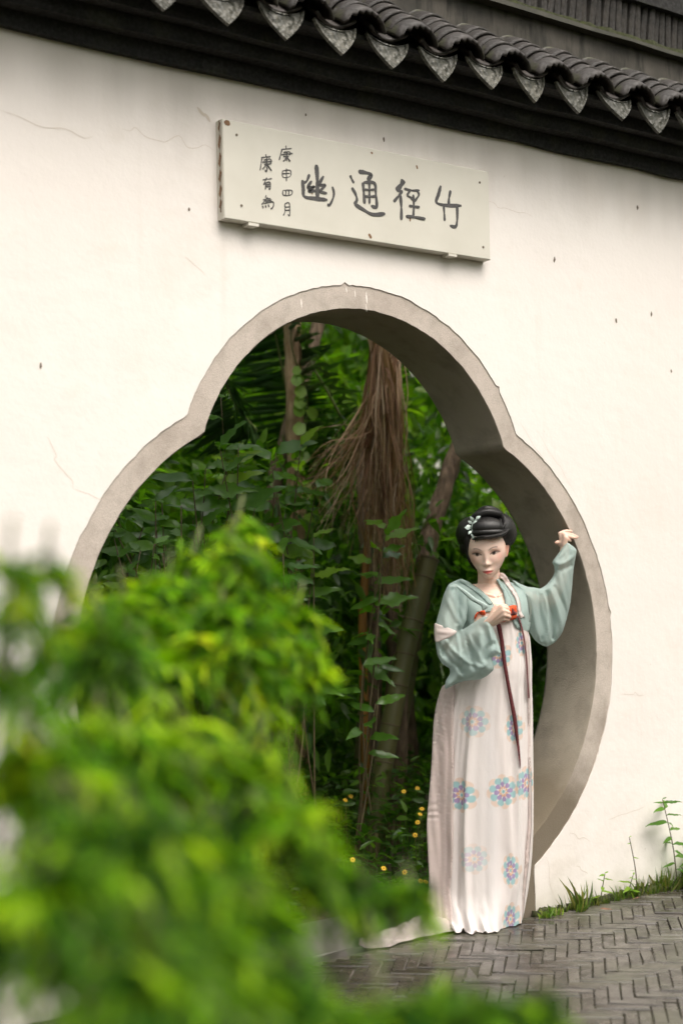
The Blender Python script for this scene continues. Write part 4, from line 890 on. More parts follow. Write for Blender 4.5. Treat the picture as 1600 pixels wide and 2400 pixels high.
v, f = tube(spline([(0, 0, 0), (-0.05, 0, 0.7), (-0.12, 0.02, 1.4), (-0.2, 0.05, 1.9)], 20), np.linspace(0.07, 0.05, 20), 12); mk('trunk', v, f, M['bark2'], palm)
for i, pts in enumerate(G['FRONDS'][:3]):
    a = np.array(pts); tip = a[2] + (a[2] - a[1]) * (0.9 if i else 0.3); frond('frond', palm, [a[0], a[1], a[2], tip], 0.42 if i else 0.36, 50 + i, [(0.018, 0.050, 0.014), (0.030, 0.075, 0.018), (0.05, 0.10, 0.03)], M['palm'], pf, 60, (0.75, 0.5, 0.5)[i], 0.028)
pf2 = np.array((2.25, 1.75, -0.03)); palm2 = empty('feather_palm', tuple(pf2), label='low palm with drooping green fronds showing between the person and the right reveal', cat='palm')
v, f = tube(spline([(0, 0, 0), (0, 0, 0.6), (0.02, 0, 1.2)], 12), np.linspace(0.05, 0.04, 12), 10); mk('trunk', v, f, M['bark2'], palm2)
for i, pts in enumerate(G['FRONDS'][3:]):
    a = np.array(pts); frond('frond', palm2, [a[0], a[1], a[2], a[2] + (a[2] - a[1]) * 0.6 + np.array([0, 0, -0.1])], 0.40, 60 + i, GREENS, M['palm'], pf2, 50, 0.5, 0.03)
for i in range(4):
    a = np.array((2.25 + 0.1 * i, 1.75, 1.2)); b = a + np.array((0.25 + 0.12 * i, -0.3 + 0.15 * i, 0.15 - 0.12 * i)); cN = b + np.array((0.25, -0.1, -0.2)); frond('frond', palm2, [a, b, cN], 0.32, 66 + i, GREENS + LIME[:1], M['palm'], pf2, 40, 0.4, 0.026)

dt, dm = [np.array(p) for p in G['DEADTOP']], np.array(G['DEADMID'])
df = np.array((dm[0] + 0.1, dm[1] + 0.25, -0.03)); dp = empty('dead_palm_skirt', tuple(df), label='bundle of withered brown palm fronds hanging in the middle of the gateway', cat='dead fronds')
v, f = tube(spline([(0, 0, 0), (0.02, 0, 0.9), (0.0, 0.0, 1.7), (0.03, 0.05, 2.0), (0.03, 0.08, 2.15)], 26), np.linspace(0.05, 0.04, 26), 12, bump=lambda i, j: 1 + 0.08 * math.sin(i * 2.1)); mk('trunk', v, f, M['bark2'], dp)
r = np.random.RandomState(90); DEADC = [(0.46, 0.30, 0.21), (0.34, 0.20, 0.13), (0.58, 0.43, 0.33), (0.21, 0.115, 0.075)]
def strips(name, tops, mids, tips, n, w, seed):
    r = np.random.RandomState(seed); parts = []
    for i in range(n):
        a = tops[r.randint(len(tops))] + r.randn(3) * np.array([0.018, 0.02, 0.03]); b = mids + r.randn(3) * np.array([0.035, 0.035, 0.06]); c0 = tips[r.randint(len(tips))]; c1 = tips[r.randint(len(tips))]; u = r.rand()
        e = np.array(c0) * u + np.array(c1) * (1 - u) + r.randn(3) * np.array([0.02, 0.05, 0.09]) + np.array([0, 0, 0.10])
        P = spline([a, b, b * 0.45 + e * 0.55 + r.randn(3) * 0.035, e + r.randn(3) * 0.03], 12); T = np.gradient(P, axis=0); sd = unit(np.cross(T, r.randn(3))); ww = (w * r.uniform(0.5, 1.3) * np.linspace(1.0, 0.25, 12))[:, None] / 2
        V = np.concatenate([P + sd * ww, P - sd * ww]); F = []
        for k in range(11): F += [(k, k + 1, 13 + k), (k, 13 + k, 12 + k)]
        parts.append((V, np.array(F), np.repeat(palette(r, 1, DEADC, 0.12), 24, axis=0)))
    v, f, c = joinm(parts); return mk(name, v - df, f, M['dead'], dp, cols=c)
strips('dead_frond', [dt[0]], dm, [np.array(p) for p in G['DEADTIPS'][:4]], 170, 0.011, 91)
strips('dead_frond', [dt[0], dt[1]], dm + np.array([0.02, -0.05, 0.02]), [np.array(p) for p in G['DEADTIPS'][2:]], 170, 0.011, 92)
strips('dead_frond', [dt[1]], dm + np.array([-0.03, 0.02, 0.02]), [np.array(p) for p in G['DEADLEFT']], 80, 0.009, 93)
for a, b, wd_ in ((dt[0], dm, 0.022), (dt[1], dm + np.array([-0.02, 0, 0.0]), 0.022)):
    P = spline([a + (a - b) * 0.5, a, (a + b) / 2, b, b + (b - a) * 0.4], 16); v, f = tube(P - df, np.linspace(0.012, wd_, 16), 8, flat=0.6); mk('leaf_stalk', v, f, M['husk'], dp)

# vine on the trunk: each leaf its own piece
vb = np.array(G['TA'][-1]); vb[2] = 0; vine = empty('climbing_vine', tuple(vb), label='light green heart-leaved vine climbing the pale trunk', cat='vine')
ta = [np.array(p) for p in G['TA']]; P = spline([vb] + [q + np.array([0.05 * (-1) ** i, -0.055, 0]) for i, q in enumerate(ta[::-1])], 40); v, f = tube(P - vb, 0.004, 6); mk('stem', v, f, M['gstem'], vine)
r = np.random.RandomState(12)
bpy.context.view_layer.update()
for p in G['VINE']:
    put_leaf(HEART, vine, np.array(p) + np.array([0, -0.02, 0]), (r.randn() * 0.7, -0.25, -0.8 + 0.5 * r.randn()), (0.3 * r.randn() - 0.5, -1, 0.35 + 0.3 * r.randn()), r.uniform(0.045, 0.068))
# broad-leaved shrubs just inside the gate
slab_ = ['glossy shrub of long pale-tipped leaves left of the vine-wound trunk', 'shaded broad-leaved shrub at the left edge of the gateway', 'lobed-leaved shrub with lime young leaves rising above the blurred bush', 'lobed-leaved sapling in front of the foot of the dead fronds', 'broad five-leaved shoot standing in the dark left of the white dress', 'thin shoot with two long leaves above the five-leaved one', 'dark broad-leaved shrub between the pale trunk and the blurred bush', 'small round-leaved shrub against the left reveal of the gateway', 'low leafy shrub beside the left curve of the gateway']
for i, (tp, ft) in enumerate(G['SHRUB']):
    r = np.random.RandomState(200 + i); tp = np.array(tp); foot = np.array([ft[0] + 0.03, ft[1], 0.0])
    sh = empty('broadleaf_shrub', tuple(foot), label=slab_[i], cat='shrub', group='broad-leaved shrubs inside the gate')
    nb = (7, 6, 5, 3, 1, 1, 5, 6, 6)[i]; nl = (9, 9, 7, 7, 6, 3, 8, 12, 11)[i]; Ls = (0.20, 0.19, 0.17, 0.16, 0.19, 0.19, 0.19, 0.09, 0.13)[i]
    for b in range(nb):
        e = tp + (r.randn(3) * np.array([0.16, 0.12, 0.10]) if b else np.zeros(3)); midp = (e + foot) / 2 + r.randn(3) * 0.09; ft_ = foot + np.array([r.randn() * 0.15, abs(r.randn()) * 0.12, 0])
        P = spline([ft_, midp, e], 14); v, f = tube(P - foot, np.linspace(0.0055, 0.0025, 14), 6); mk('stem', v, f, M['twig'], sh)
        for k in range(nl):
            t_ = 1 - 0.42 * (k / nl); q = P[int(t_ * 13)]; az = r.rand() * 6.28 if i not in (4, 5) else (-0.3, 2.0, 3.9, 4.6, 5.4, 1.2)[k]
            d = np.array([math.cos(az), math.sin(az), (0.55 - 0.9 * k / nl) + 0.15 * r.randn()])
            young = (k < 2 and b < 2 and i in (0, 2, 3)); me = (LEAF_BY if i in (2, 3) else LEAF_Y) if young else (LEAF_B if i in (0, 2, 3) and r.rand() < 0.6 else LEAF_A)
            put_leaf(me, sh, q, d, (-0.45 + 0.3 * r.randn(), -0.75 + 0.25 * r.randn(), 0.6), 1.05 * Ls * r.uniform(0.7, 1.2), 1.0 if i < 6 else 1.4)
# ground cover with yellow daisies
r = np.random.RandomState(301); n = 2600
y = 0.50 + 1.5 * r.rand(n) ** 1.2; x = 0.476 * y + r.uniform(-0.75, 0.75, n) + 0.05; hmax = 0.10 + 0.38 * np.clip((y - 0.45) / 0.7, 0, 1)
P = np.stack([x, y, hmax * r.rand(n) ** 0.6], 1); Dd = r.randn(n, 3); Dd[:, 2] = 0.3 * r.randn(n) + 0.15; Nn = 0.5 * r.randn(n, 3); Nn[:, 2] += 1
a1 = leaves(P, Dd, Nn, 0.065 * r.uniform(0.6, 1.4, n), 0.026 * r.uniform(0.7, 1.2, n), palette(r, n, GREENS + [(0.10, 0.19, 0.02)]))
st = leaves(np.stack([x[:500], y[:500], np.zeros(500)], 1), np.stack([0.1 * r.randn(500), 0.1 * r.randn(500), np.ones(500)], 1), np.tile([0, -1.0, 0], (500, 1)), hmax[:500], 0.004, palette(r, 500, GREENS), 0.1)
v, f, c = joinm([a1, st]); mk('ground_cover', v, f, M['leaf'], cols=c, label='low leafy ground cover of the flower bed inside the gateway', cat='ground cover', kind='stuff')
Vp = []; Fp = []
for k in range(9):
    a = k * 2 * math.pi / 9; ca, sa = math.cos(a), math.sin(a); b = len(Vp)
    for (u, w_, h) in ((0.003, 0.0015, 0.001), (0.011, 0.0042, 0.002), (0.018, 0.0018, -0.001)):
        Vp += [(u * ca - w_ * sa, u * sa + w_ * ca, h), (u * ca + w_ * sa, u * sa - w_ * ca, h)]
    Fp += [(b, b + 1, b + 3, b + 2), (b + 2, b + 3, b + 5, b + 4)]
pet_me = mesh_data('petals', Vp, Fp, M['petal']); v, f = tube([(0, 0, -0.002), (0, 0, 0.003), (0, 0, 0.005)], [0.004, 0.0055, 0.002], 8); disc_me = mesh_data('flower_disc', v, f, M['eyeflo'])
for i, p in enumerate(G['FLOW']):
    o = empty('yellow_daisy', (p[0], p[1], 0.0), label='small yellow daisy on a thin stem in the flower bed inside the gateway', cat='flower', group='yellow daisies in the bed')
    v, f = tube(spline([(0.02 * r.randn(), 0.02, 0), (0.01, 0.01, p[2] * 0.5), (0, 0, p[2])], 8), 0.0016, 5); mk('stem', v, f, M['gstem'], o)
    R = Vector((0.5 * r.randn() - 0.45, -1.0 + 0.3 * r.randn(), 0.9)).to_track_quat('Z', 'Y').to_euler()
    for me in (pet_me, disc_me): q = link('petals' if me is pet_me else 'flower_disc', me, o, (0, 0, p[2]), R); q.scale = (0.66,) * 3

# ------------------------------------------------------------------ weeds along the foot of the wall
r = np.random.RandomState(411)
def blades(cx, cy, n, h, sp, seed, cols, wd_=0.0032):
    r = np.random.RandomState(seed); P = np.stack([cx + sp * r.randn(n), cy + sp * 0.35 * r.randn(n), np.full(n, -0.01)], 1); P[:, 1] = np.minimum(P[:, 1], -0.012)
    d = np.stack([0.45 * r.randn(n), -0.15 + 0.35 * r.randn(n), np.ones(n)], 1); return leaves(P, d, np.stack([r.randn(n), -np.ones(n), 0.3 * r.randn(n)], 1), h * r.uniform(0.4, 1.3, n), wd_ * r.uniform(0.7, 1.3, n), palette(r, n, cols), 1.3)
GR = [(0.10, 0.17, 0.03), (0.15, 0.22, 0.04), (0.07, 0.12, 0.02), (0.22, 0.20, 0.08)]
parts = []
for i in range(64):
    x = r.uniform(0.80, 2.6); k = 1 + 1.6 * np.clip((x - 1.25) / 0.5, 0, 1); parts.append(blades(x, -0.035 - 0.02 * k * r.rand(), int(16 * k + 8), 0.035 + 0.045 * k * r.rand() ** 2, 0.03, 500 + i, GR))
v, f, c = joinm(parts); mk('verge_grass', v, f, M['grass'], cols=c, label='short grass and moss growing along the foot of the wall', cat='grass', kind='stuff')
mo = MB(); 
for i in range(150):
    x = r.uniform(0.78, 2.6); k = 1 + 1.4 * np.clip((x - 1.25) / 0.5, 0, 1); s = r.uniform(0.010, 0.022) * k ** 0.5; v, f = tube([(x, -0.012 - 0.03 * r.rand() * k, -0.012), (x, -0.012 - 0.02 * r.rand() * k, s * 0.5), (x, -0.008, s * 0.9)], [s * 1.2, s, s * 0.2], 7); mo.add(v + 0.002 * r.randn(*v.shape), f)
mo.mk('moss_cushions', M['moss'], smooth=True, label='dark moss cushions in the joint at the foot of the wall', cat='moss', kind='stuff')
def weed(x, y, h, lean, nl, L, seed, label, me=None, mat='twig', name='wall_weed'):
    r = np.random.RandomState(seed); t = empty(name, (x, y, -0.005), label=label, cat='weed'); bpy.context.view_layer.update()
    P = spline([(0, 0, 0), (lean * 0.3, -0.01, h * 0.45), (lean, -0.02, h)], 16); v, f = tube(P, np.linspace(0.0032, 0.0016, 16), 6); mk('stem', v, f, M[mat], t)
    for k in range(nl):
        tt = 1 - 0.75 * (k / nl) ** 1.3; q = P[int(tt * 15)] + np.array([x, y, -0.005]); az = k * 2.4 + r.rand(); put_leaf(me or LEAF_A, t, q, (math.cos(az), -0.25 + 0.6 * math.sin(az), 0.35 - 0.4 * k / nl), (0.2 * r.randn(), -0.6, 1), L * r.uniform(0.6, 1.2) * (0.6 + 0.6 * min(1, k / 4)), 0.9)
    return t
weed(1.62, -0.05, 0.40, -0.10, 16, 0.085, 1, 'tallest wall weed with a star of pointed leaves at the right edge', LEAF_A)
weed(1.375, -0.04, 0.26, -0.06, 4, 0.035, 2, 'thin bare-stemmed weed with a small leaf tuft at its tip', LEAF_Y)
weed(1.135, -0.05, 0.13, 0.015, 7, 0.05, 3, 'short upright sprout with paired leaves between the grass tufts', LEAF_Y, 'gstem')
weed(1.30, -0.05, 0.10, 0.02, 6, 0.045, 4, 'low sprout at the foot of the thin bare-stemmed weed', LEAF_Y, 'gstem')
weed(1.72, -0.07, 0.28, 0.05, 12, 0.10, 5, 'bushy broad-leaved weed at the right edge under the tallest one', LEAF_A, 'gstem')
weed(1.69, -0.10, 0.12, 0.02, 6, 0.10, 6, 'round-leaved plant low at the right edge of the verge', HEART, 'gstem')
v, f, c = blades(0.97, -0.10, 26, 0.125, 0.018, 71, GR, 0.007); mk('grass_tuft', v, f, M['grass'], cols=c, label='tallest grass tuft springing from the paving near the gate jamb', cat='grass tuft')
v, f, c = blades(0.82, -0.075, 40, 0.05, 0.03, 72, GR + LIME, 0.010); mk('jamb_weed', v, f, M['grass'], cols=c, label='small leafy weed at the foot of the gate jamb beside the dress hem', cat='weed')
for i, (x, y) in enumerate(((1.30, -0.13), (1.02, -0.16), (1.62, -0.2))):
    o = link('fallen_leaf', LEAF_A.copy(), None, (x, y, 0.012), (0.3, 0.2, r.rand() * 6)); o.data.materials[0] = M['husk']; o.scale = (0.05,) * 3
    props(o, label=('curled brown fallen leaf beneath the thin bare-stemmed weed', 'brown fallen leaf beside the tallest grass tuft', 'brown fallen leaf on the paving at the right edge')[i], cat='leaf')

# ------------------------------------------------------------------ near shrub between the camera and the gate
FGCOL = [(0.095, 0.215, 0.003), (0.16, 0.305, 0.003), (0.04, 0.115, 0.003), (0.32, 0.46, 0.004), (0.055, 0.15, 0.003), (0.13, 0.27, 0.003), (0.22, 0.37, 0.003)]
FGSHADE = [(0.055, 0.14, 0.003), (0.028, 0.09, 0.003), (0.11, 0.23, 0.003), (0.07, 0.17, 0.003), (0.22, 0.37, 0.003)]  # darker leaf colours stand in for the shade under the nearest shrub
def near_shrub(clumps, base, seed, label, name='arching_shrub', Lf=0.054, Wf=0.0068, dens=1.0, cols=None):
    r = np.random.RandomState(seed); base = np.array(base); t = empty(name, tuple(base), label=label, cat='shrub'); parts = []; tw = MB()
    for ci, (cx, cy, cz, rad) in enumerate(clumps):
        c0 = np.array([cx, cy, cz]); qs = float(np.clip(rad / 0.075, 0.4, 1.0)); bs = base + np.array([r.randn() * 0.12, r.randn() * 0.12, 0])
        P = spline([bs, bs * 0.55 + c0 * 0.45 + np.array([r.randn() * 0.05, r.randn() * 0.05, 0.2]), c0 + np.array([0, 0, rad * 0.5]), c0], 16)
        v, f = tube(P - base, np.linspace(0.0045, 0.002, 16), 6); mk('stem', v, f, M['gstem'], t)
        for k in range(int((16 + 4200 * rad * rad) * dens)):
            d0 = unit(r.randn(3)); s = c0 + d0 * max(rad - 0.055 * qs, 0.008) * r.rand() ** 0.4 * np.array([1, 0.9, 1]); d = d0 * 0.5 + np.array([0.12, -0.1, 0.15]) + 0.4 * r.randn(3); Lt = 0.15 * qs * r.uniform(0.6, 1.2); nl = 16
            d = unit(d); tt = np.linspace(0, 1, nl)[:, None]; Q = s + d * Lt * (tt - 0.5) + np.array([0, 0, -1]) * Lt * 0.55 * tt ** 2
            T = unit(np.gradient(Q, axis=0)); sd = unit(np.cross(T, [0, 0, 1.0])) * ((-1.0) ** np.arange(nl))[:, None]
            col = np.clip(np.array(cols or FGCOL)[r.randint(len(cols or FGCOL))] * (1 + 0.2 * r.randn()), 0.01, 0.6)
            parts.append(leaves(Q, sd * 0.8 + T * 0.7 + np.array([0, 0, -0.25]) + 0.12 * r.randn(nl, 3), np.array([0, 0, 1.0]) + 0.3 * r.randn(nl, 3), Lf * (0.55 + 0.45 * qs) * r.uniform(0.7, 1.25, nl), Wf * r.uniform(0.8, 1.3, nl), np.clip(col * (1 + 0.35 * r.randn(nl, 1)), 0.003, 0.6)))
            v, f = tube(Q[::3] - base, 0.0012, 3, caps=False); tw.add(v, f)
    v, f, c = joinm(parts); mk('foliage', v - base, f, M['fgleaf'], t, cols=c, kind='stuff'); tw.mk('twigs', M['gstem'], t, kind='stuff')
    return t
FG = G['FGC']
near_shrub(FG[:12], (-1.98, -1.94, -0.02), 601, 'tall arching shrub of fine bright leaves, the upper blurred one before the gateway', dens=0.8)
near_shrub(FG[12:17], (-2.62, -2.35, -0.02), 602, 'sparse out-of-focus shrub at the left edge over the white wall', dens=0.34)
near_shrub(FG[17:22], (-2.2, -2.45, -0.02), 603, 'middle blurred shrub below the tall arching one', dens=0.85)
near_shrub(FG[22:], (-2.25, -2.8, -0.02), 604, 'nearest heavily blurred leafy shrub spreading along the bottom edge', dens=1.2, cols=FGSHADE)

# ------------------------------------------------------------------ the person
J = {k: np.array(v) for k, v in D['J'].items()}
# torso: height, centre x, half width, centre y, half depth
TOR = np.array([(0.86, 0.03, 0.165, 0.03, 0.115), (0.95, 0.035, 0.155, 0.02, 0.105), (1.03, 0.045, 0.122, 0.0, 0.090), (1.10, 0.055, 0.118, -0.01, 0.092), (1.18, 0.062, 0.125, -0.015, 0.105),
                (1.235, 0.062, 0.135, -0.005, 0.100), (1.275, 0.052, 0.145, 0.005, 0.085), (1.305, 0.044, 0.140, 0.012, 0.070), (1.332, 0.040, 0.095, 0.018, 0.058), (1.352, 0.038, 0.062, 0.012, 0.050)])
def tor(z): return [np.interp(z, TOR[:, 0], TOR[:, k]) for k in (1, 2, 3, 4)]
def front(x, z, off=0.0):
    """front surface of the torso (local depth)."""
    cx, rx, cy, ry = tor(z); u = np.clip((x - cx) / (rx + off), -0.97, 0.97); return cy - (ry + off) * np.sqrt(1 - u * u) ** 0.9

bmx = bmesh.new()
def add_bm(V, F):
    vs = [bmx.verts.new(tuple(map(float, v))) for v in V]
    for f in F:
        try: bmx.faces.new([vs[int(i)] for i in f])
        except ValueError: pass
def limb(P, R, k=14, n=None):
    P = np.asarray(P, float); R = np.asarray(R, float)
    if n: t = np.linspace(0, 1, len(R)); R = np.interp(np.linspace(0, 1, n), t, R); P = spline(P, n)
    d0 = unit(P[0] - P[1]); d1 = unit(P[-1] - P[-2])                    # rounded ends
    P = np.concatenate([[P[0] + d0 * R[0] * 0.8], [P[0] + d0 * R[0] * 0.5], P, [P[-1] + d1 * R[-1] * 0.5], [P[-1] + d1 * R[-1] * 0.8]])
    R = np.concatenate([[R[0] * 0.55], [R[0] * 0.86], R, [R[-1] * 0.86], [R[-1] * 0.55]])
    add_bm(*tube(P, R, k))
def loft(rows, k=40):
    V = []; F = []
    for z, cx, rx, cy, ry in rows:
        for j in range(k): a = 2 * math.pi * j / k; V.append((cx + rx * math.copysign(abs(math.cos(a)) ** 0.9, math.cos(a)), cy + ry * math.copysign(abs(math.sin(a)) ** 0.9, math.sin(a)), z))
    n = len(rows)
    for i in range(n - 1):
        for j in range(k): F.append((i * k + j, i * k + (j + 1) % k, (i + 1) * k + (j + 1) % k, (i + 1) * k + j))
    F += [tuple(range(k))[::-1], tuple((n - 1) * k + j for j in range(k))]
    return V, F
zz = np.linspace(0.86, 1.352, 40); add_bm(*loft([(z, *tor(z)) for z in zz]))
# head ------------------------------------------------------------
HC = np.array([J['eyes'][0] + 0.007, -0.036, J['eyes'][2] + 0.009])         # skull centre at eye level
PITCHH, YAWH, ROLLH = math.radians(15), math.radians(-11), math.radians(-4)
HR = (Matrix.Rotation(ROLLH, 3, 'Y') @ Matrix.Rotation(YAWH, 3, 'Z') @ Matrix.Rotation(PITCHH, 3, 'X'))
HRn = np.array(HR)
def gsn(x, y, cx, cy, sx, sy): return np.exp(-((x - cx) / sx) ** 2 - ((y - cy) / sy) ** 2)
nu, nv = 150, 120; th = np.linspace(0, 2 * math.pi, nu, endpoint=False); ph = np.linspace(0.02, math.pi - 0.02, nv)
TH, PH = np.meshgrid(th, ph); sx, sy, sz = np.sin(PH) * np.sin(TH), np.cos(PH), np.sin(PH) * np.cos(TH)      # x right, y up, z forward
X = 0.0768 * sx; Y = np.where(sy > 0, 0.110 * sy, 0.112 * sy); Zf = np.where(sz > 0, 0.082 * sz, 0.100 * sz)
low = np.clip(-sy, 0, 1); X *= 1 - 0.37 * low ** 1.9; X *= 1 - 0.05 * np.clip(sy - 0.5, 0, 1)
Zf = np.where(sz > 0, Zf * (1 + 0.10 * low ** 2), Zf * (1 - 0.55 * low ** 1.4))
Zf += np.where(sz > 0, 0.055 * low ** 3.0 * np.clip(sz + 0.3, 0, 1), 0)
fr = np.clip(sz * 3, 0, 1)
dz = np.zeros_like(X)
dz += 0.0125 * np.exp(-(X / 0.0085) ** 2) * np.clip((0.012 - Y) / 0.05, 0, 1) * (Y > -0.047) * np.clip((Y + 0.050) / 0.010, 0, 1)
dz += 0.0065 * gsn(X, Y, 0, -0.036, 0.0095, 0.009) + 0.0048 * (gsn(X, Y, 0.0125, -0.041, 0.006, 0.006) + gsn(X, Y, -0.0125, -0.041, 0.006, 0.006))
dz += 0.003 * np.exp(-(X / 0.011) ** 2) * np.clip(1 - abs(Y - 0.005) / 0.03, 0, 1)
for s in (-1, 1):
    dz += -0.0085 * gsn(X, Y, s * 0.0340, 0.001, 0.017, 0.011) + 0.0050 * gsn(X, Y, s * 0.0345, -0.001, 0.012, 0.0065) + 0.0022 * gsn(X, Y, s * 0.032, 0.020, 0.020, 0.007) + 0.0035 * gsn(X, Y, s * 0.040, -0.032, 0.018, 0.018)
dz += 0.0050 * gsn(X, Y, 0, -0.0655, 0.017, 0.0045) + 0.0056 * gsn(X, Y, 0, -0.0765, 0.014, 0.0048) - 0.0028 * gsn(X, Y, 0, -0.0710, 0.020, 0.0018) + 0.0035 * gsn(X, Y, 0, -0.068, 0.024, 0.014)
dz += -0.0030 * gsn(X, Y, 0, -0.086, 0.014, 0.004) + 0.0055 * gsn(X, Y, 0, -0.100, 0.016, 0.012)
Zf += dz * fr
HL = np.stack([X, -Zf, Y], -1).reshape(-1, 3)                          # local: x right, y into the picture, z up
F = [(i * nu + j, i * nu + (j + 1) % nu, (i + 1) * nu + (j + 1) % nu, (i + 1) * nu + j) for i in range(nv - 1) for j in range(nu)] + [tuple(range(nu))[::-1], tuple((nv - 1) * nu + j for j in range(nu))]
add_bm(HL @ HRn.T + HC, [f[::-1] for f in F])
for s, sc_ in ((1, 1.0),):                                       # ears
    e = np.array([s * 0.070, 0.014, -0.012]); P = np.array([e + np.array([s * 0.002, 0, -0.026]), e + np.array([s * 0.006, 0.004, -0.012]), e + np.array([s * 0.010, 0.010, 0.010]), e + np.array([s * 0.009, 0.012, 0.022])])
    limb(P @ HRn.T + HC, [0.006, 0.0075, 0.009, 0.006], 10, 10)
limb([HC + np.array([0.004, 0.026, -0.055]), HC + np.array([0.008, 0.034, -0.095]), np.array([0.042, 0.012, 1.332]), np.array([0.045, 0.015, 1.295])], [0.050, 0.044, 0.047, 0.060], 22, 14)   # neck
for s, a in ((-1, J['Rsh']), (1, J['Lsh'])):                               # shoulders blend
    limb([np.array([0.042 + 0.02 * s, 0.012, 1.315]), a + np.array([-0.008 * s, 0, -0.004])], [0.040, 0.044], 14, 8)
limb([np.array([0.055, -0.062, 1.300]), np.array([-0.03, -0.045, 1.322]), J['Rsh'] + np.array([0.01, -0.02, 0.02])], [0.006, 0.006, 0.007], 8, 10)     # collar bones
limb([np.array([0.070, -0.060, 1.300]), np.array([0.12, -0.03, 1.318]), J['Lsh'] + np.array([-0.01, -0.01, 0.02])], [0.006, 0.006, 0.007], 8, 10)
RW, LW_ = np.array(D['RWR']), J['Lwr']
limb([J['Rsh'], (J['Rsh'] + J['Relb']) / 2 + np.array([-0.01, 0, 0]), J['Relb']], [0.044, 0.040, 0.034], 14, 12); limb([J['Relb'], (J['Relb'] + RW) / 2 + np.array([0.004, 0.0, -0.014]), RW], [0.033, 0.028, 0.0205], 14, 12)
limb([J['Lsh'] + np.array([0, 0, -0.006]), (J['Lsh'] + J['Lelb']) / 2 + np.array([0, 0, -0.012]), J['Lelb']], [0.036, 0.033, 0.027], 14, 12); limb([J['Lelb'], (J['Lelb'] + LW_) / 2 + np.array([0.018, 0.0, -0.006]), LW_, np.array(D['LH'][1][0])], [0.027, 0.026, 0.019, 0.0175], 14, 14)
for hand, w0 in ((D['RH'], RW), (D['LH'], LW_)):
    for i, ch in enumerate(hand):
        ch = np.array(ch); m = len(ch)
        if hand is D['LH'] and i < 4: ch[2:] = ch[1] + (ch[2:] - ch[1]) * 1.12
        if i < 4: limb(np.concatenate([[w0 * 0.35 + ch[0] * 0.65], ch[:2]]), [0.0135, 0.0125, 0.0105], 10, 8); limb(ch[1:], np.linspace(0.0090, 0.0062, m - 1) * (1.0, 1.03, 0.98, 0.86)[i], 10, 9)
        else: limb(ch, np.linspace(0.0135, 0.0075, m), 10, 9)
    for i in range(3): a, b = np.array(hand[i]), np.array(hand[i + 1]); limb([(a[0] + b[0]) / 2, (a[1] + b[1]) / 2], [0.013, 0.0095], 10, 6)
for s, x in ((-1, -0.03), (1, 0.09)):                                       # legs and feet under the dress
    limb([np.array([x, 0.03, 0.90]), np.array([x + 0.005, 0.015, 0.48]), np.array([x, 0.03, 0.09])], [0.085, 0.052, 0.032], 14, 14); limb([np.array([x, 0.05, 0.04]), np.array([x + 0.005, 0.0, 0.030]), np.array([x + 0.008, -0.055, 0.022])], [0.026, 0.024, 0.016], 10, 8)
bme_ = bpy.data.meshes.new('raw'); bmesh.ops.recalc_face_normals(bmx, faces=bmx.faces[:]); bmx.to_mesh(bme_); bmx.free()
tmp = bpy.data.objects.new('raw', bme_); COL.objects.link(tmp)
md = tmp.modifiers.new('v', 'REMESH'); md.mode = 'VOXEL'; md.voxel_size = 0.0024; md.adaptivity = 0.0
ms = tmp.modifiers.new('s', 'SMOOTH'); ms.factor = 0.5; ms.iterations = 3
dg = bpy.context.evaluated_depsgraph_get(); me = bpy.data.meshes.new_from_object(tmp.evaluated_get(dg)); me.name = 'person'
bpy.data.objects.remove(tmp); bpy.data.meshes.remove(bme_)
me.polygons.foreach_set('use_smooth', np.ones(len(me.polygons), dtype=bool))
co = np.empty(len(me.vertices) * 3); me.vertices.foreach_get('co', co); co = co.reshape(-1, 3)
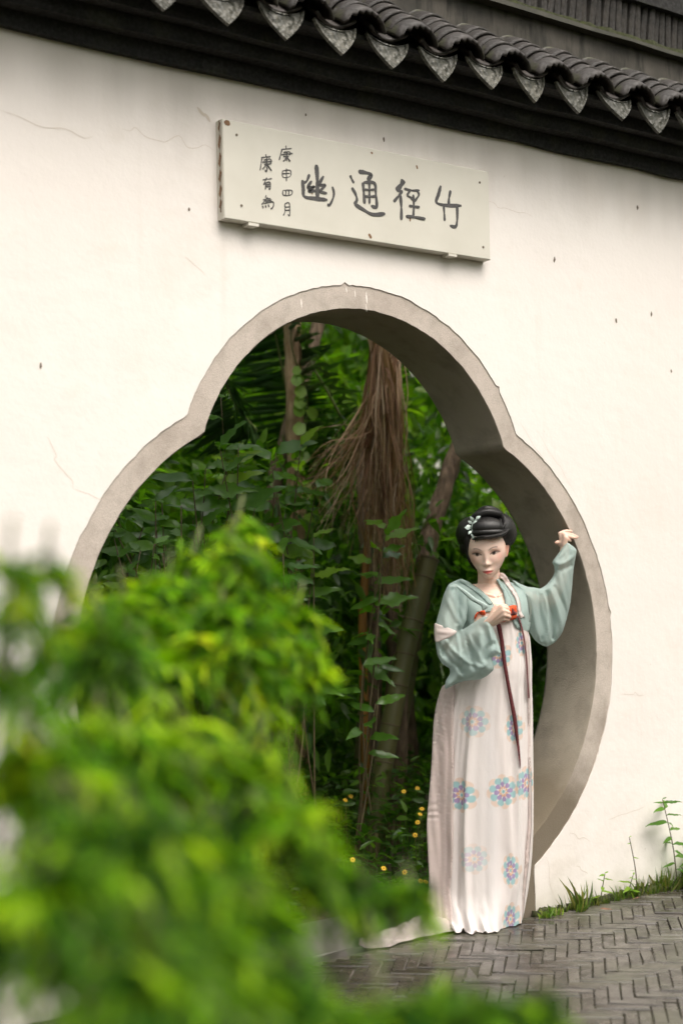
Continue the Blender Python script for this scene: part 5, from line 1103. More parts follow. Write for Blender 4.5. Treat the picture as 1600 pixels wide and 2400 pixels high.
# paint: head-local coordinates
hl = (co - HC) @ HRn; hx, hy, hf = hl[:, 0], hl[:, 2], -hl[:, 1]
col = np.tile(np.array([0.72, 0.51, 0.41]), (len(co), 1))
face = np.clip((hf - 0.005) / 0.03, 0, 1) * (np.abs(hx) < 0.085) * (hy > -0.125) * (np.linalg.norm(hl, axis=1) < 0.16)
def paint(mask, c, k=1.0):
    global col
    m_ = np.clip(mask * k, 0, 1)[:, None]; col = col * (1 - m_) + np.array(c) * m_
paint(face, (0.78, 0.585, 0.49), 0.9)
for s in (-1, 1):
    paint(face * gsn(hx, hy, s * 0.053, -0.022, 0.020, 0.020), (0.74, 0.30, 0.24), 0.42)                    # blush
    u = (hx * s - 0.0345) / 0.0178; lid = 0.0056 * (1 - u * u) + 0.0018 * u
    paint(face * gsn(hx, hy, s * 0.035, 0.0065, 0.018, 0.0065), (0.40, 0.17, 0.12), 0.62)                   # eye shadow
    paint(face * gsn(hx, hy, s * 0.050, 0.004, 0.009, 0.006), (0.42, 0.15, 0.11), 0.5)
    ins = (np.abs(u) < 1) & (hy < lid) & (hy > -0.0038 * (1 - u * u)); paint(face * ins, (0.36, 0.29, 0.25), 0.85)
    rI = np.hypot(hx - s * 0.0335 + 0.0016, hy - 0.0002); paint(face * (np.abs(u) < 1.05) * (hy < lid + 0.001) * np.clip((0.0078 - rI) / 0.0022, 0, 1), (0.012, 0.008, 0.006), 1.0)
    paint(face * np.exp(-((hy - lid - 0.0006) / 0.0021) ** 2) * (np.abs(u - 0.08) < 1.16), (0.018, 0.010, 0.008), 0.95)                                  # lash line
    paint(face * np.exp(-((hy + 0.0036 * (1 - u * u)) / 0.0012) ** 2) * (np.abs(u) < 1), (0.20, 0.10, 0.08), 0.5)
    b = (hx * s - 0.012) / 0.036; by = 0.0160 + 0.0085 * np.sin(np.clip(b, 0, 1) * math.pi * 0.75); paint(face * np.exp(-((hy - by) / 0.0024) ** 2) * (b > 0) * (b < 1) * np.clip(b * 5, 0.4, 1), (0.075, 0.038, 0.028), 0.85)   # brows
    paint(face * gsn(hx, hy, s * 0.0095, -0.0475, 0.004, 0.0022), (0.28, 0.12, 0.09), 0.6)
lw = np.clip(1 - np.abs(hx) / 0.021, 0, 1) ** 0.5
paint(face * np.exp(-((hy + 0.0715) / (0.0075 * lw + 1e-4)) ** 4) * (np.abs(hx) < 0.0205), (0.55, 0.060, 0.055), 0.9)
paint(face * np.exp(-((hy + 0.0710) / 0.0013) ** 2) * (np.abs(hx) < 0.022), (0.20, 0.03, 0.03), 0.8)
paint(np.clip((np.abs(hx) - 0.072) / 0.006, 0, 1) * (np.abs(hy + 0.01) < 0.045) * (np.linalg.norm(hl, axis=1) < 0.12), (0.72, 0.30, 0.20), 0.6)
for hand in (D['RH'], D['LH']):                                             # warmer knuckles and finger tips
    for ch in hand:
        for q, k in ((ch[-1], 0.35), (ch[2], 0.2)): paint(np.exp(-np.sum((co - np.array(q)) ** 2, 1) / 0.010 ** 2), (0.70, 0.30, 0.22), k)
ca = me.color_attributes.new('Col', 'FLOAT_COLOR', 'POINT'); cc_ = np.ones((len(co), 4)); cc_[:, :3] = col; ca.data.foreach_set('color', cc_.ravel())
me.materials.append(M['skin'])
who = link('person', me, None, D['AX'], (0, 0, -D['THETA']))
props(who, label='person in a pale printed gown and teal blouse by the right gateway edge', cat='person')

# ---- cloth sheets: an outline laid over a surface, with thickness, rolled edges and folds
def inside(px, pz, poly):
    poly = np.asarray(poly); n = len(poly); c = np.zeros(len(px), bool); j = n - 1
    for i in range(n):
        xi, zi = poly[i]; xj, zj = poly[j]
        c ^= ((zi > pz) != (zj > pz)) & (px < (xj - xi) * (pz - zi) / (zj - zi + 1e-12) + xi); j = i
    return c
def edge_dist(px, pz, poly):
    poly = np.asarray(poly); d = np.full(len(px), 9.0)
    for i in range(len(poly)):
        a, b = poly[i], poly[(i + 1) % len(poly)]; ab = b - a; t = np.clip(((px - a[0]) * ab[0] + (pz - a[1]) * ab[1]) / (ab @ ab + 1e-12), 0, 1)
        d = np.minimum(d, np.hypot(px - a[0] - t * ab[0], pz - a[1] - t * ab[1]))
    return d
def smooth_loop(poly, step):
    P = np.asarray(poly, float); n = len(P); Q = np.concatenate([P[-2:], P, P[:3]]); out = []
    for i in range(n):
        p0, p1, p2, p3 = Q[i + 1], Q[i + 2], Q[i + 3], Q[i + 4]; m = max(1, int(np.linalg.norm(p2 - p1) / step))
        for k in range(m):
            f = k / m; out.append(0.5 * ((2 * p1) + (-p0 + p2) * f + (2 * p0 - 5 * p1 + 4 * p2 - p3) * f ** 2 + (-p0 + 3 * p1 - 3 * p2 + p3) * f ** 3) * 0.6 + 0.4 * (p1 * (1 - f) + p2 * f))
    return np.array(out)
def sheet(name, poly, yf, mat, parent, th=0.004, bulge=0.0, R=0.05, step=0.006, folds=None, cols=None, back=True):
    L = smooth_loop(poly, step); lo, hi = L.min(0), L.max(0)
    gx, gz = np.meshgrid(np.arange(lo[0], hi[0], step), np.arange(lo[1], hi[1], step)); gx, gz = gx.ravel(), gz.ravel(); gx = gx + (np.arange(len(gx)) % 2) * step * 0.3
    ok = inside(gx, gz, L); gx, gz = gx[ok], gz[ok]; d = edge_dist(gx, gz, L); ok = d > step * 0.55; gx, gz = gx[ok], gz[ok]
    pts = [Vector(p) for p in L] + [Vector((a, b)) for a, b in zip(gx, gz)]; n = len(L)
    ov, oe, of, *_ = delaunay_2d_cdt(pts, [(i, (i + 1) % n) for i in range(n)], [list(range(n))], 1, 1e-7)
    ov = np.array([(v.x, v.y) for v in ov]); d = edge_dist(ov[:, 0], ov[:, 1], L); onb = d < 1e-5
    t = np.clip(d / R, 0, 1); h = bulge * np.sqrt(1 - (1 - t) ** 2) + th / 2 * np.sqrt(1 - (1 - np.clip(d / (th * 1.2), 0, 1)) ** 2)
    y0 = yf(ov[:, 0], ov[:, 1]); fo = folds(ov[:, 0], ov[:, 1]) * np.clip(d / 0.02, 0.15, 1) if folds is not None else 0
    m = len(ov); A = np.stack([ov[:, 0], y0 - h - fo, ov[:, 1]], 1); B = np.stack([ov[:, 0], y0 + (h if back else th / 2) - (fo if th < 0.02 and bulge == 0 else 0), ov[:, 1]], 1)
    idx = np.arange(m) + m; idx[onb] = np.arange(m)[onb]; Ff = [tuple(f) for f in of]; F = []
    for f in Ff:
        a, b, c = f; s = (ov[b][0] - ov[a][0]) * (ov[c][1] - ov[a][1]) - (ov[b][1] - ov[a][1]) * (ov[c][0] - ov[a][0]); f = f if s > 0 else f[::-1]
        F.append(f); g = tuple(int(idx[i]) for i in f[::-1])
        if not (g[0] == f[2] and g[1] == f[1] and g[2] == f[0]): F.append(g)
    V = np.concatenate([A, B]); cl = None if cols is None else cols(V[:, 0], V[:, 2])
    return mk(name, V, F, mat, parent, cols=cl)
def ridge(x, z, P, w, a):
    """a fold along a polyline."""
    P = np.asarray(P, float); P = spline(P, 24); d = np.min(np.hypot(x[:, None] - P[None, :, 0], z[:, None] - P[None, :, 1]), axis=1); return a * np.exp(-(d / w) ** 2)
def wrinkles(x, z, ang, k, amp, seed):
    r = np.random.RandomState(seed); u = x * math.cos(ang) + z * math.sin(ang); v = -x * math.sin(ang) + z * math.cos(ang); s = 0
    for i in range(4): s = s + np.sin(u * k * (0.6 + 0.5 * i) + 1.3 * np.sin(v * 9 * r.uniform(0.6, 1.4) + r.rand() * 6) + r.rand() * 6) / (1 + 0.6 * i)
    return amp * s * 0.5

# gown ------------------------------------------------------------
DR = np.array(D['DRESS'])[::-1]                                         # rising z
DR[0, 0] = 0.0
def dress_row(z): return np.interp(z, DR[:, 0], DR[:, 1]), np.interp(z, DR[:, 0], DR[:, 2])
nphi, nz = 460, 330
zr_ = np.concatenate([np.linspace(0.004, 1.232, nz)]); PHI = np.linspace(0, 2 * math.pi, nphi, endpoint=False)
r = np.random.RandomState(5)
V = np.zeros((nz, nphi, 3)); FO = np.zeros((nz, nphi)); rp = r.rand(12) * 6.28
for i, z in enumerate(zr_):
    xl, xr = dress_row(z); cx, rx = (xl + xr) / 2, (xr - xl) / 2
    ry = np.interp(z, [0, 0.3, 0.8, 1.0, 1.12, 1.232], [0.170, 0.165, 0.155, 0.140, 0.118, 0.112]); cy = np.interp(z, [0, 0.8, 1.12, 1.232], [0.03, 0.02, -0.006, -0.010])
    g = np.interp(z, [0, 0.25, 0.8, 1.1, 1.232], [1.0, 1.0, 0.85, 0.55, 0.12])
    dr = PHI + 0.10 * math.sin(z * 2.4) + 0.03 * math.sin(z * 5 + 1)
    am = lambda k: 0.5 + 0.5 * np.sin(k * dr + rp[k] + 2.2 * z)
    fo = 0.55 * np.sin(7 * dr + rp[0] + 0.9 * np.sin(2 * dr + 1.5 * z)) + 0.55 * am(3) * np.sin(13 * dr + rp[1] + 1.3 * np.sin(3 * dr + 1.6 * z)) + 0.34 * am(5) * np.sin(23 * dr + rp[2] + 1.6 * np.sin(2 * dr + 2.6 * z)) + 0.12 * am(4) * np.sin(41 * dr + rp[4] + 2.0 * np.sin(dr + 3 * z))
    fo = np.where(fo > 0, fo ** 1.3, fo * 0.9)
    fo = fo + 0.5 * np.exp(-((PHI - 4.95 - 0.5 * (0.9 - z)) / 0.10) ** 2) * np.clip(z * 3, 0, 1) + 0.45 * np.exp(-((PHI - 4.25 + 0.35 * (0.9 - z)) / 0.08) ** 2) + 0.4 * np.exp(-((PHI - 5.5 + 0.25 * (1.0 - z)) / 0.07) ** 2)      # longer swinging folds
    FO[i] = fo; rad = 1 + 0.085 * g * (fo - 0.45)
    if z < 0.22: w = (1 - z / 0.22); rad += 0.05 * w * np.sin(7 * PHI + 2 + 3 * w) + 0.10 * w * w * np.exp(-((np.angle(np.exp(1j * (PHI - 4.1)))) / 0.8) ** 2)
    V[i, :, 0] = cx + rx * rad * np.cos(PHI); V[i, :, 1] = cy + ry * rad * np.sin(PHI); V[i, :, 2] = z + (0.012 * np.sin(5 * PHI + 1) + 0.010 * np.sin(11 * PHI)) * max(0, 1 - z / 0.15) * (z > 0.005)
    if z < 0.30:                                                      # hem spreading unevenly
        w = (1 - z / 0.30) ** 1.5; V[i, :, 1] -= 0.035 * w * np.exp(-((np.angle(np.exp(1j * (PHI - 4.9)))) / 0.35) ** 2); V[i, :, 0] -= 0.04 * w * np.exp(-((np.angle(np.exp(1j * (PHI - 3.6)))) / 0.6) ** 2)
    if z < 0.15:                                                      # cloth bunching on the floor at the front left
        w = (1 - z / 0.15) ** 2; m_ = np.exp(-((np.angle(np.exp(1j * (PHI - 4.35)))) / 0.5) ** 2); V[i, :, 1] -= 0.05 * w * m_ * (1 + 0.4 * np.sin(23 * PHI)); V[i, :, 2] += 0.016 * w * m_ * np.sin(31 * PHI + 60 * z)
V[:, :, 2] = np.maximum(V[:, :, 2], 0.004)
def lotus(dx, dz, R):
    """printed medallion: returns alpha, colour."""
    q = np.hypot(dx, dz) / R; a = np.arctan2(dz, dx); al = np.zeros_like(q); c = np.ones(q.shape + (3,)) * 0.8
    TEAL, PUR, ORA = np.array([0.17, 0.50, 0.54]), np.array([0.25, 0.13, 0.42]), np.array([0.76, 0.33, 0.06])
    def ring(r0, w, n, ph, colr, k):
        nonlocal al, c
        t = (a + ph) * n / (2 * math.pi); dl = (t - np.round(t)) * 2 * math.pi / n * r0; s = np.hypot(dl / (math.pi * r0 / n * 0.98), (q - r0) / w); mm = np.clip((0.93 - s) * 6, 0, 1) * k
        c = c * (1 - mm[..., None]) + colr * mm[..., None]; al = np.maximum(al, mm)
    ring(1.0, 0.24, 8, 0.39, ORA, 0.6); ring(0.76, 0.30, 8, 0.0, TEAL, 0.9); ring(0.48, 0.24, 8, 0.39, PUR, 0.92); ring(0.27, 0.13, 8, 0.0, ORA, 0.85)
    mm = np.clip((0.17 - q) * 12, 0, 1); c = c * (1 - mm[..., None]) + TEAL * mm[..., None]; al = np.maximum(al, mm)
    al = np.maximum(al, np.clip((0.95 - q) * 8, 0, 1) * 0.35 * (al < 0.2)); return al, c
flatV = V.reshape(-1, 3); base = np.tile(np.array([0.85, 0.795, 0.775]), (len(flatV), 1))
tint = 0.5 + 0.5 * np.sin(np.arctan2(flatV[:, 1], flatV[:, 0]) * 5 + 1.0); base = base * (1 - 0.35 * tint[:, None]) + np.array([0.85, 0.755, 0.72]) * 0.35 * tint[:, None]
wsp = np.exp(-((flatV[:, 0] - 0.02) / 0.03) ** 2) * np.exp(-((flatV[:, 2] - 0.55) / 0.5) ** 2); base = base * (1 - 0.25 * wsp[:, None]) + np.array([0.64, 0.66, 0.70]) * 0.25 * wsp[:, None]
front_ = flatV[:, 1] < 0.03
for i, (mx, mz, mr) in enumerate(D['MED']):
    dx_, dz_ = (flatV[:, 0] - mx + 0.010 * FO.ravel()) * (1.0 if i not in (1, 4, 6, 7, 9) else 1.5), flatV[:, 2] - mz; a_ = 0.5 * math.sin(i * 2.3); al, c = lotus(dx_ * math.cos(a_) - dz_ * math.sin(a_), dx_ * math.sin(a_) + dz_ * math.cos(a_), mr); al = al * front_ * (0.36 if i == 5 else 0.55 if i == 0 else 0.86)
    base = base * (1 - al[:, None]) + c * al[:, None]
F = [(i * nphi + j, i * nphi + (j + 1) % nphi, (i + 1) * nphi + (j + 1) % nphi, (i + 1) * nphi + j) for i in range(nz - 1) for j in range(nphi)]
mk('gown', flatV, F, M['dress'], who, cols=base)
def gown_y(x, z, off=0.004):
    """front of the gown, folds included, looked up from its own mesh."""
    x = np.asarray(x, float); z = np.clip(np.asarray(z, float), 0.004, 1.232); i = np.clip(np.round((z - zr_[0]) / (zr_[1] - zr_[0])).astype(int), 0, nz - 1)
    out = np.zeros(len(x)); H = nphi // 2
    for k in range(len(x)):
        rx_ = V[i[k], H:, 0]; j = np.argmin(np.abs(rx_ - x[k]) + 0.4 * np.maximum(0, V[i[k], H:, 1])); out[k] = V[i[k], H + j, 1]
    return out - off
def smoothy(fn, dx=0.012):
    def g(x, z): return (fn(x, z) + fn(x - dx, z) + fn(x + dx, z) + fn(x, z - dx) + fn(x, z + dx)) / 5
    return g
# depth map of the upper body (arms in front left out) so that cloth lies on it
gs = 0.005; tm = (co[:, 2] > 1.10) & (co[:, 2] < 1.42) & (co[:, 1] > -0.122) & ~((co[:, 0] < 0.06) & (co[:, 2] < 1.235) & (co[:, 1] < -0.09)) & ~((np.linalg.norm(hl, axis=1) < 0.125))
ix, iz = ((co[tm, 0] + 0.30) / gs).astype(int), ((co[tm, 2] - 1.05) / gs).astype(int); HM = np.full((160, 90), 9.0); ok_ = (ix >= 0) & (ix < 160) & (iz >= 0) & (iz < 90); np.minimum.at(HM, (ix[ok_], iz[ok_]), co[tm, 1][ok_])
for _ in range(30):
    E_ = HM.copy()
    for a_, b_ in ((0, 1), (0, -1), (1, 0), (-1, 0)): q_ = np.roll(HM, (a_, b_), (0, 1)); E_ = np.where((HM > 5) & (q_ < 5), np.where(E_ > 5, q_, np.minimum(E_, q_)), E_)
    HM = E_
HM = np.where(HM > 5, 0.05, HM); HM0 = HM.copy()
for _ in range(3): HM = (HM * 2 + np.roll(HM, 1, 0) + np.roll(HM, -1, 0) + np.roll(HM, 1, 1) + np.roll(HM, -1, 1)) / 6
HM = np.minimum(HM, HM0 + 0.002)
def bmap(x, z):
    fx, fz = np.clip((np.asarray(x) + 0.30) / gs - 0.5, 0, 157.99), np.clip((np.asarray(z) - 1.05) / gs - 0.5, 0, 87.99); i, j = fx.astype(int), fz.astype(int); u, v_ = fx - i, fz - j
    return HM[i, j] * (1 - u) * (1 - v_) + HM[i + 1, j] * u * (1 - v_) + HM[i, j + 1] * (1 - u) * v_ + HM[i + 1, j + 1] * u * v_
body_y = lambda off: (lambda x, z: np.minimum(bmap(x, z), 0.06) - off)
front = lambda x, z, off=0.0: bmap(np.asarray(x), np.asarray(z)) - off
# blouse ----------------------------------------------------------
def sl_r(x, z): return np.interp(z, [0.94, 1.05, 1.20, 1.36], [-0.125, -0.115, -0.075, -0.035]) - 0.85 * np.clip(x + 0.09, 0, 1)
fr_ = lambda x, z: ridge(x, z, [(-0.09, 1.17), (-0.13, 1.12), (-0.16, 1.08)], 0.012, -0.020) + ridge(x, z, [(-0.06, 1.16), (-0.09, 1.08), (-0.12, 1.00)], 0.014, 0.016) + ridge(x, z, [(-0.02, 1.16), (-0.03, 1.06), (-0.06, 0.99)], 0.014, 0.018) + ridge(x, z, [(0.012, 1.19), (0.022, 1.12), (0.0, 1.06), (-0.03, 1.01)], 0.010, 0.016) + ridge(x, z, [(0.03, 1.12), (0.005, 1.10), (-0.005, 1.06)], 0.010, -0.018) + ridge(x, z, [(-0.13, 1.31), (-0.14, 1.25), (-0.15, 1.19)], 0.015, 0.012) + ridge(x, z, [(-0.09, 1.33), (-0.095, 1.26), (-0.10, 1.20)], 0.010, -0.012) + wrinkles(x, z, 0.5, 120, 0.006, 3) + ridge(x, z, [(-0.15, 1.13), (-0.12, 1.09), (-0.07, 1.05), (-0.02, 1.03)], 0.009, 0.012) + ridge(x, z, [(-0.16, 1.10), (-0.13, 1.05), (-0.09, 1.01)], 0.009, -0.014) + ridge(x, z, [(-0.11, 1.165), (-0.10, 1.12), (-0.10, 1.07)], 0.007, 0.012) + ridge(x, z, [(-0.075, 1.17), (-0.06, 1.10), (-0.05, 1.03)], 0.008, -0.014)
sheet('sleeve', D['SLV_R'], sl_r, M['teal'], who, bulge=0.052, R=0.055, step=0.005, folds=fr_)
def sl_l(x, z): return 0.03 + np.interp(x, [0.15, 0.2, 0.3, 0.42], [0.0, 0.05, 0.14, 0.205]) + 0.03 * (z - 1.3)
fl_ = lambda x, z: ridge(x, z, [(0.27, 1.33), (0.285, 1.26), (0.29, 1.18), (0.28, 1.10)], 0.012, 0.022) + ridge(x, z, [(0.30, 1.34), (0.33, 1.26), (0.35, 1.19), (0.36, 1.14)], 0.014, 0.020) + ridge(x, z, [(0.285, 1.31), (0.31, 1.22), (0.315, 1.12)], 0.010, -0.020) + ridge(x, z, [(0.22, 1.32), (0.225, 1.22), (0.24, 1.13)], 0.016, 0.014) + ridge(x, z, [(0.34, 1.42), (0.38, 1.435), (0.425, 1.46)], 0.008, 0.012) + ridge(x, z, [(0.335, 1.40), (0.37, 1.405), (0.41, 1.42)], 0.008, -0.012) + ridge(x, z, [(0.345, 1.44), (0.38, 1.46), (0.40, 1.50)], 0.008, -0.010) + wrinkles(x, z, 0.25, 110, 0.007, 4) + ridge(x, z, [(0.25, 1.32), (0.255, 1.22), (0.262, 1.12)], 0.009, -0.014) + ridge(x, z, [(0.33, 1.33), (0.37, 1.25), (0.385, 1.20)], 0.009, -0.012)
sheet('sleeve', D['SLV_L'], sl_l, M['teal'], who, bulge=0.048, R=0.055, step=0.005, folds=fl_)
sheet('bodice', D['BOD_L'], body_y(0.007), M['teal'], who, th=0.006, step=0.006, folds=lambda x, z: wrinkles(x, z, 0.8, 90, 0.003, 6), back=False)
sheet('bodice', D['BOD_R'], body_y(0.007), M['teal'], who, th=0.006, step=0.006, folds=lambda x, z: wrinkles(x, z, -0.4, 90, 0.003, 7), back=False)
sheet('collar', D['COL_L'], body_y(0.012), M['teal'], who, th=0.006, step=0.006, back=False)
sheet('collar', D['COL_R'], body_y(0.012), M['teal'], who, th=0.006, step=0.006, back=False)
sheet('shoulder_strap', D['STRAP'], lambda x, z: np.minimum(front(x, z, 0.016), sl_r(x, z) - 0.050 + 0 * x), M['tealp'], who, th=0.005, step=0.006, back=False)
# back of the blouse so it is whole from the side
zb = np.linspace(1.13, 1.345, 18); Vb = []; nb_ = 30
for z in zb:
    cx, rx, cy, ry = tor(z)
    for a in np.linspace(0.0, math.pi, nb_): Vb.append((cx + (rx + 0.012) * math.cos(a), cy + (ry + 0.012) * math.sin(a), z))
mk('blouse_back', Vb, [(i * nb_ + j, i * nb_ + j + 1, (i + 1) * nb_ + j + 1, (i + 1) * nb_ + j) for i in range(17) for j in range(nb_ - 1)], M['teal'], who)
# chest band, knot, ribbons, shawl
band_y = lambda x, z: np.minimum(gown_y(x, z, 0.010), front(x, z, 0.012))
sheet('chest_band', D['BAND_L'], band_y, M['red'], who, th=0.010, bulge=0.004, R=0.01, step=0.005)
sheet('chest_band', D['BAND_R'], band_y, M['red'], who, th=0.012, bulge=0.010, R=0.02, step=0.005, folds=lambda x, z: ridge(x, z, [(0.115, 1.262), (0.12, 1.235)], 0.006, -0.008) + wrinkles(x, z, 1.4, 160, 0.002, 5))
sheet('knot', D['KNOT'], lambda x, z: band_y(x, z) - 0.014, M['maroon'], who, th=0.012, bulge=0.004, R=0.008, step=0.004)
sheet('ribbon', D['RIB1'], smoothy(lambda x, z: gown_y(x, z, 0.014)), M['maroon'], who, th=0.0018, step=0.006, back=False)
sheet('ribbon', D['RIB2'], smoothy(lambda x, z: gown_y(x, z, 0.020)), M['maroon'], who, th=0.0018, step=0.006, back=False)
sh_y = lambda x, z: np.where(z > 1.21, front(x, np.clip(z, 0, 1.40), 0.018), smoothy(lambda a, b: gown_y(a, b, 0.010))(x, np.minimum(z, 1.225)))
sheet('shawl', D['SH1'], sh_y, M['pink'], who, th=0.005, step=0.006, folds=lambda x, z: wrinkles(x, z, 0.35, 240, 0.004, 8), back=False)
sheet('shawl', D['SH1B'], smoothy(lambda a, b: gown_y(a, b, 0.006)), M['pink'], who, th=0.004, step=0.007, folds=lambda x, z: wrinkles(x, z, 0.05, 200, 0.003, 9), back=False)
sheet('shawl', D['SH2'], lambda x, z: sl_r(x, z) - 0.066 * np.sqrt(np.clip(1 - ((x + 0.098) / 0.105) ** 2, 0.05, 1)), M['pink'], who, th=0.006, step=0.005, folds=lambda x, z: wrinkles(x, z, 1.5, 160, 0.005, 10), back=False)
def sh3(x, z): return smoothy(lambda a, b: gown_y(a, b, 0.012), 0.02)(np.clip(x, -0.19, 9), z) + 0.0 * x
sheet('shawl', D['SH3'], sh3, M['pink'], who, th=0.006, step=0.007, folds=lambda x, z: wrinkles(x, z, 0.03, 130, 0.008, 11), back=False)
# shawl end trailing over the paving
TP = spline(np.array(D['TRAIL']), 60); T = np.gradient(TP, axis=0); T /= np.linalg.norm(T, axis=1)[:, None]; Nn = np.stack([-T[:, 1], T[:, 0]], 1); Vt = []; Ft = []; kk = 22; r = np.random.RandomState(8)
for i in range(60):
    t = i / 59; w = 0.050 * (1 - t) ** 0.7 + 0.020 + 0.010 * math.sin(t * 11) + 0.005 * math.sin(t * 31)
    for j in range(kk):
        u = -1 + 2 * j / (kk - 1); q = TP[i] + Nn[i] * u * w; h = (0.042 * (1 - t) + 0.018) * (1 - u * u) ** 0.6 * (0.55 + 0.45 * math.sin(u * 7 + t * 14 + 1.5 * math.sin(t * 9))) + 0.009 * (1 + math.sin(u * 15 + t * 34 + 2 * math.sin(t * 17))) * (1 - u * u) + 0.003; Vt.append((q[0], q[1], h))
for i in range(59):
    for j in range(kk - 1): Ft.append((i * kk + j, i * kk + j + 1, (i + 1) * kk + j + 1, (i + 1) * kk + j))
mk('shawl_end', Vt, Ft, M['pink'], who)
for x in (-0.03, 0.09):
    v, f = tube([(x, 0.13, 0.035), (x + 0.005, 0.07, 0.036), (x + 0.006, -0.02, 0.030), (x + 0.006, -0.065, 0.018)], [0.03, 0.038, 0.036, 0.018], 12, flat=0.75); mk('shoe', v, f, M['shoe'], who)

# hair ------------------------------------------------------------
hv, hf_, huv = [], [], []; hk = [0]
def hair_blob(c, rx, ry, rz, rot=(0, 0, 0), axis='x', groove=0.0, power=1.0, cut=None, nu=56, nv=40, ph=0.0):
    """strands run round the given axis."""
    Rm = np.array(Matrix.Rotation(rot[2], 3, 'Z') @ Matrix.Rotation(rot[1], 3, 'Y') @ Matrix.Rotation(rot[0], 3, 'X')); Vh = []; Uh = []
    for i in range(nv + 1):
        p = math.pi * (0.015 + 0.97 * i / nv)
        for j in range(nu):
            a = 2 * math.pi * j / nu; g = 1 + groove * math.sin(i * 2.1 + ph + 0.7 * math.sin(a * 2)) + 0.4 * groove * math.sin(i * 4.7 + 1.3)
            l, m1, m2 = math.cos(p), math.sin(p) * math.cos(a) * g, math.sin(p) * math.sin(a) * g
            q = {'x': (l, m1, m2), 'z': (m1, m2, l), 'y': (m1, l, m2)}[axis]; Vh.append((q[0] * rx, q[1] * ry, q[2] * rz)); Uh.append((i / nv + ph, a / 6.28))
    Vh = np.array(Vh) @ Rm.T + np.array(c); k = hk[0]; hv.append(Vh); huv.append(np.array(Uh))
    for i in range(nv):
        for j in range(nu): hf_.append((k + i * nu + j, k + (i + 1) * nu + j, k + (i + 1) * nu + (j + 1) % nu, k + i * nu + (j + 1) % nu))
    hk[0] += len(Vh)
def hair_lock(P, R, flat, ph, k=16, n=34):
    Q = spline(P, n); Rr = np.interp(np.linspace(0, 1, n), np.linspace(0, 1, len(R)), R); v, f = tube(Q, Rr, k, flat=flat, bump=lambda i, j: 1 + 0.05 * math.sin(j * 2.7 + ph)); kb = hk[0]; hv.append(v); huv.append(np.array([((i % k) / k * 0.55 + ph, (i // k) / n * 0.6) for i in range(len(v))]))
    hf_.extend([tuple(int(q) + kb for q in ff) for ff in f]); hk[0] += len(v)
h0 = lambda x, y, z: np.array([x, y, z])
cxh = 0.036
hair_blob((cxh, 0.035, 1.545), 0.092, 0.098, 0.092, axis='y', groove=0.010)                     # cap over crown and back
hair_blob((cxh, 0.070, 1.47), 0.075, 0.045, 0.075, axis='z', groove=0.010)                       # back of the head
hair_blob((cxh, -0.070, 1.556), 0.072, 0.058, 0.028, axis='x', groove=0.006, ph=7.0)
hair_blob((-0.026, 0.000, 1.560), 0.058, 0.085, 0.066, (0.0, 0.25, 0.2), 'y', 0.016, ph=1.0)     # puff over her right temple
hair_blob((-0.041, 0.006, 1.522), 0.030, 0.050, 0.050, (0.0, 0.35, 0.1), 'y', 0.014, ph=2.0)
hair_blob((0.108, 0.000, 1.566), 0.050, 0.085, 0.068, (0.0, -0.2, -0.2), 'y', 0.016, ph=3.0)     # puff over her left temple
hair_blob((0.112, 0.014, 1.520), 0.020, 0.045, 0.045, (0.0, -0.25, -0.1), 'y', 0.012, ph=4.0)
hair_blob((cxh - 0.002, -0.070, 1.577), 0.068, 0.056, 0.043, (0.15, 0.03, 0.0), 'x', 0.006, ph=5.0, nu=70, nv=60)      # big front roll
hair_lock([h0(-0.028, -0.062, 1.528), h0(0.0, -0.122, 1.536), h0(0.045, -0.130, 1.538), h0(0.085, -0.110, 1.547), h0(0.112, -0.05, 1.572), h0(0.112, -0.02, 1.605), h0(0.085, -0.015, 1.628)], [0.008, 0.014, 0.015, 0.016, 0.018, 0.017, 0.010], 0.55, 0.3)   # sweep under the roll and up
hair_lock([h0(-0.022, -0.03, 1.600), h0(-0.008, -0.052, 1.622), h0(0.035, -0.056, 1.636), h0(0.080, -0.045, 1.628), h0(0.104, -0.02, 1.610)], [0.012, 0.020, 0.023, 0.021, 0.012], 0.8, 1.7)   # coil across the top
hair_lock([h0(0.0, 0.0, 1.635), h0(0.035, -0.012, 1.648), h0(0.075, 0.0, 1.640), h0(0.10, 0.03, 1.615)], [0.014, 0.024, 0.022, 0.012], 0.9, 2.2)
hair_lock([h0(0.075, -0.10, 1.560), h0(0.098, -0.085, 1.585), h0(0.100, -0.062, 1.612), h0(0.088, -0.05, 1.628)], [0.005, 0.011, 0.012, 0.006], 0.6, 2.9)
hair_lock([h0(-0.034, -0.060, 1.56), h0(-0.042, -0.058, 1.53), h0(-0.045, -0.046, 1.50), h0(-0.043, -0.030, 1.475), h0(-0.036, -0.012, 1.44)], [0.014, 0.017, 0.015, 0.011, 0.004], 0.8, 3.4)   # side of the face
hair_lock([h0(0.100, -0.055, 1.57), h0(0.106, -0.048, 1.54), h0(0.105, -0.036, 1.515), h0(0.104, -0.020, 1.495)], [0.014, 0.015, 0.012, 0.005], 0.8, 3.9)
rh = np.random.RandomState(44)
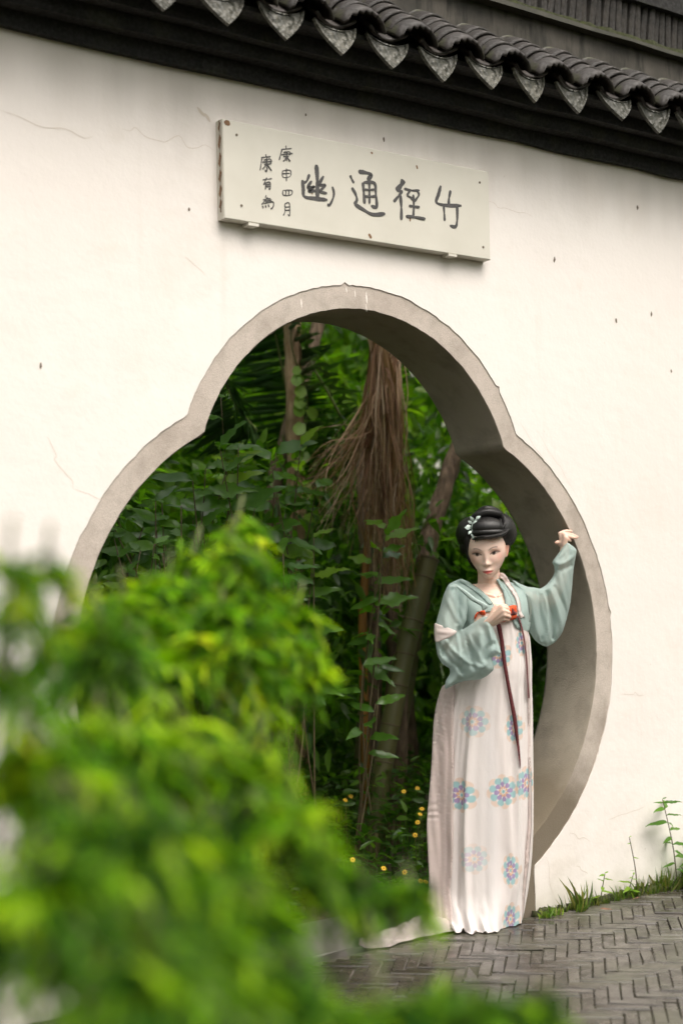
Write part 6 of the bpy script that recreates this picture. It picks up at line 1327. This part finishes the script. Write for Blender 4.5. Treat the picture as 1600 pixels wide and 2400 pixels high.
for _ in range(70):                                                     # loose hairs along the outline and hairline
    a = rh.uniform(0, 2 * math.pi); p = np.array([cxh + 0.105 * math.cos(a), rh.uniform(-0.03, 0.04), 1.565 + 0.085 * math.sin(a)]); tdir = np.array([-math.sin(a), 0.2 * rh.randn(), math.cos(a)]); out = np.array([math.cos(a), 0.3 * rh.randn(), math.sin(a)]); l = rh.uniform(0.02, 0.05)
    hair_lock([p - out * 0.008, p + tdir * l * 0.5 + out * rh.uniform(0.0, 0.008), p + tdir * l + out * rh.uniform(-0.004, 0.010)], [0.0006, 0.0005, 0.0002], 1.0, rh.rand(), 4, 6)
for _ in range(50):
    x = rh.uniform(-0.03, 0.10); p = np.array([x, -0.115 + 3.2 * (x - cxh) ** 2, 1.534 + 0.12 * (x - cxh)]); hair_lock([p + np.array([0, 0.004, 0.012]), p + np.array([0.002, -0.004, 0.0]), p + np.array([rh.randn() * 0.004, -0.001, -rh.uniform(0.003, 0.010)])], [0.0010, 0.0008, 0.0003], 1.0, rh.rand(), 4, 6)
mk('hair', np.concatenate(hv), hf_, M['hair'], who, uv=np.concatenate(huv))
orn = empty('hair_ornament'); orn.parent = who
olm = []
Vl = []; Fl = []
for i in range(7):
    t = i / 6; w = 0.30 * math.sin(math.pi * t ** 0.85); Vl += [(-w, t, 0.10 * math.sin(math.pi * t)), (0, t, 0.16 * math.sin(math.pi * t) + 0.02), (w, t, 0.10 * math.sin(math.pi * t))]
for i in range(6): a = i * 3; Fl += [(a, a + 1, a + 4, a + 3), (a + 1, a + 2, a + 5, a + 4)]
ol_me = mesh_data('jade_leaf', Vl, Fl, M['orn']); r = np.random.RandomState(3)
OL = [(-0.014, 1.610, 0.6), (-0.022, 1.603, 2.2), (-0.028, 1.594, 2.6), (-0.034, 1.585, 3.4), (-0.024, 1.586, 0.9), (-0.035, 1.575, 3.0), (-0.022, 1.574, 0.2), (-0.032, 1.565, 4.0), (-0.028, 1.558, 4.6), (-0.020, 1.560, 5.4), (-0.026, 1.548, 4.7), (-0.016, 1.548, 5.5)]
for x, z, a in OL:
    d = Vector((math.cos(a), -0.25, math.sin(a))).normalized(); nn = Vector((-0.45, -1, 0.15)).normalized(); s = d.cross(nn).normalized(); nn = s.cross(d); L = 0.019 + 0.008 * r.rand()
    o = link('jade_leaf', ol_me, orn); yy = -0.092 + 0.45 * (-0.016 - x) * 1.0; o.matrix_basis = Matrix(((s.x * L, d.x * L, nn.x * L, x), (s.y * L, d.y * L, nn.y * L, yy), (s.z * L, d.z * L, nn.z * L, z), (0, 0, 0, 1)))
v, f = tube(spline([(-0.012, -0.094, 1.612), (-0.028, -0.088, 1.590), (-0.030, -0.087, 1.570), (-0.022, -0.090, 1.545)], 14), 0.0018, 6); mk('wire_stem', v, f, M['orn'], orn)
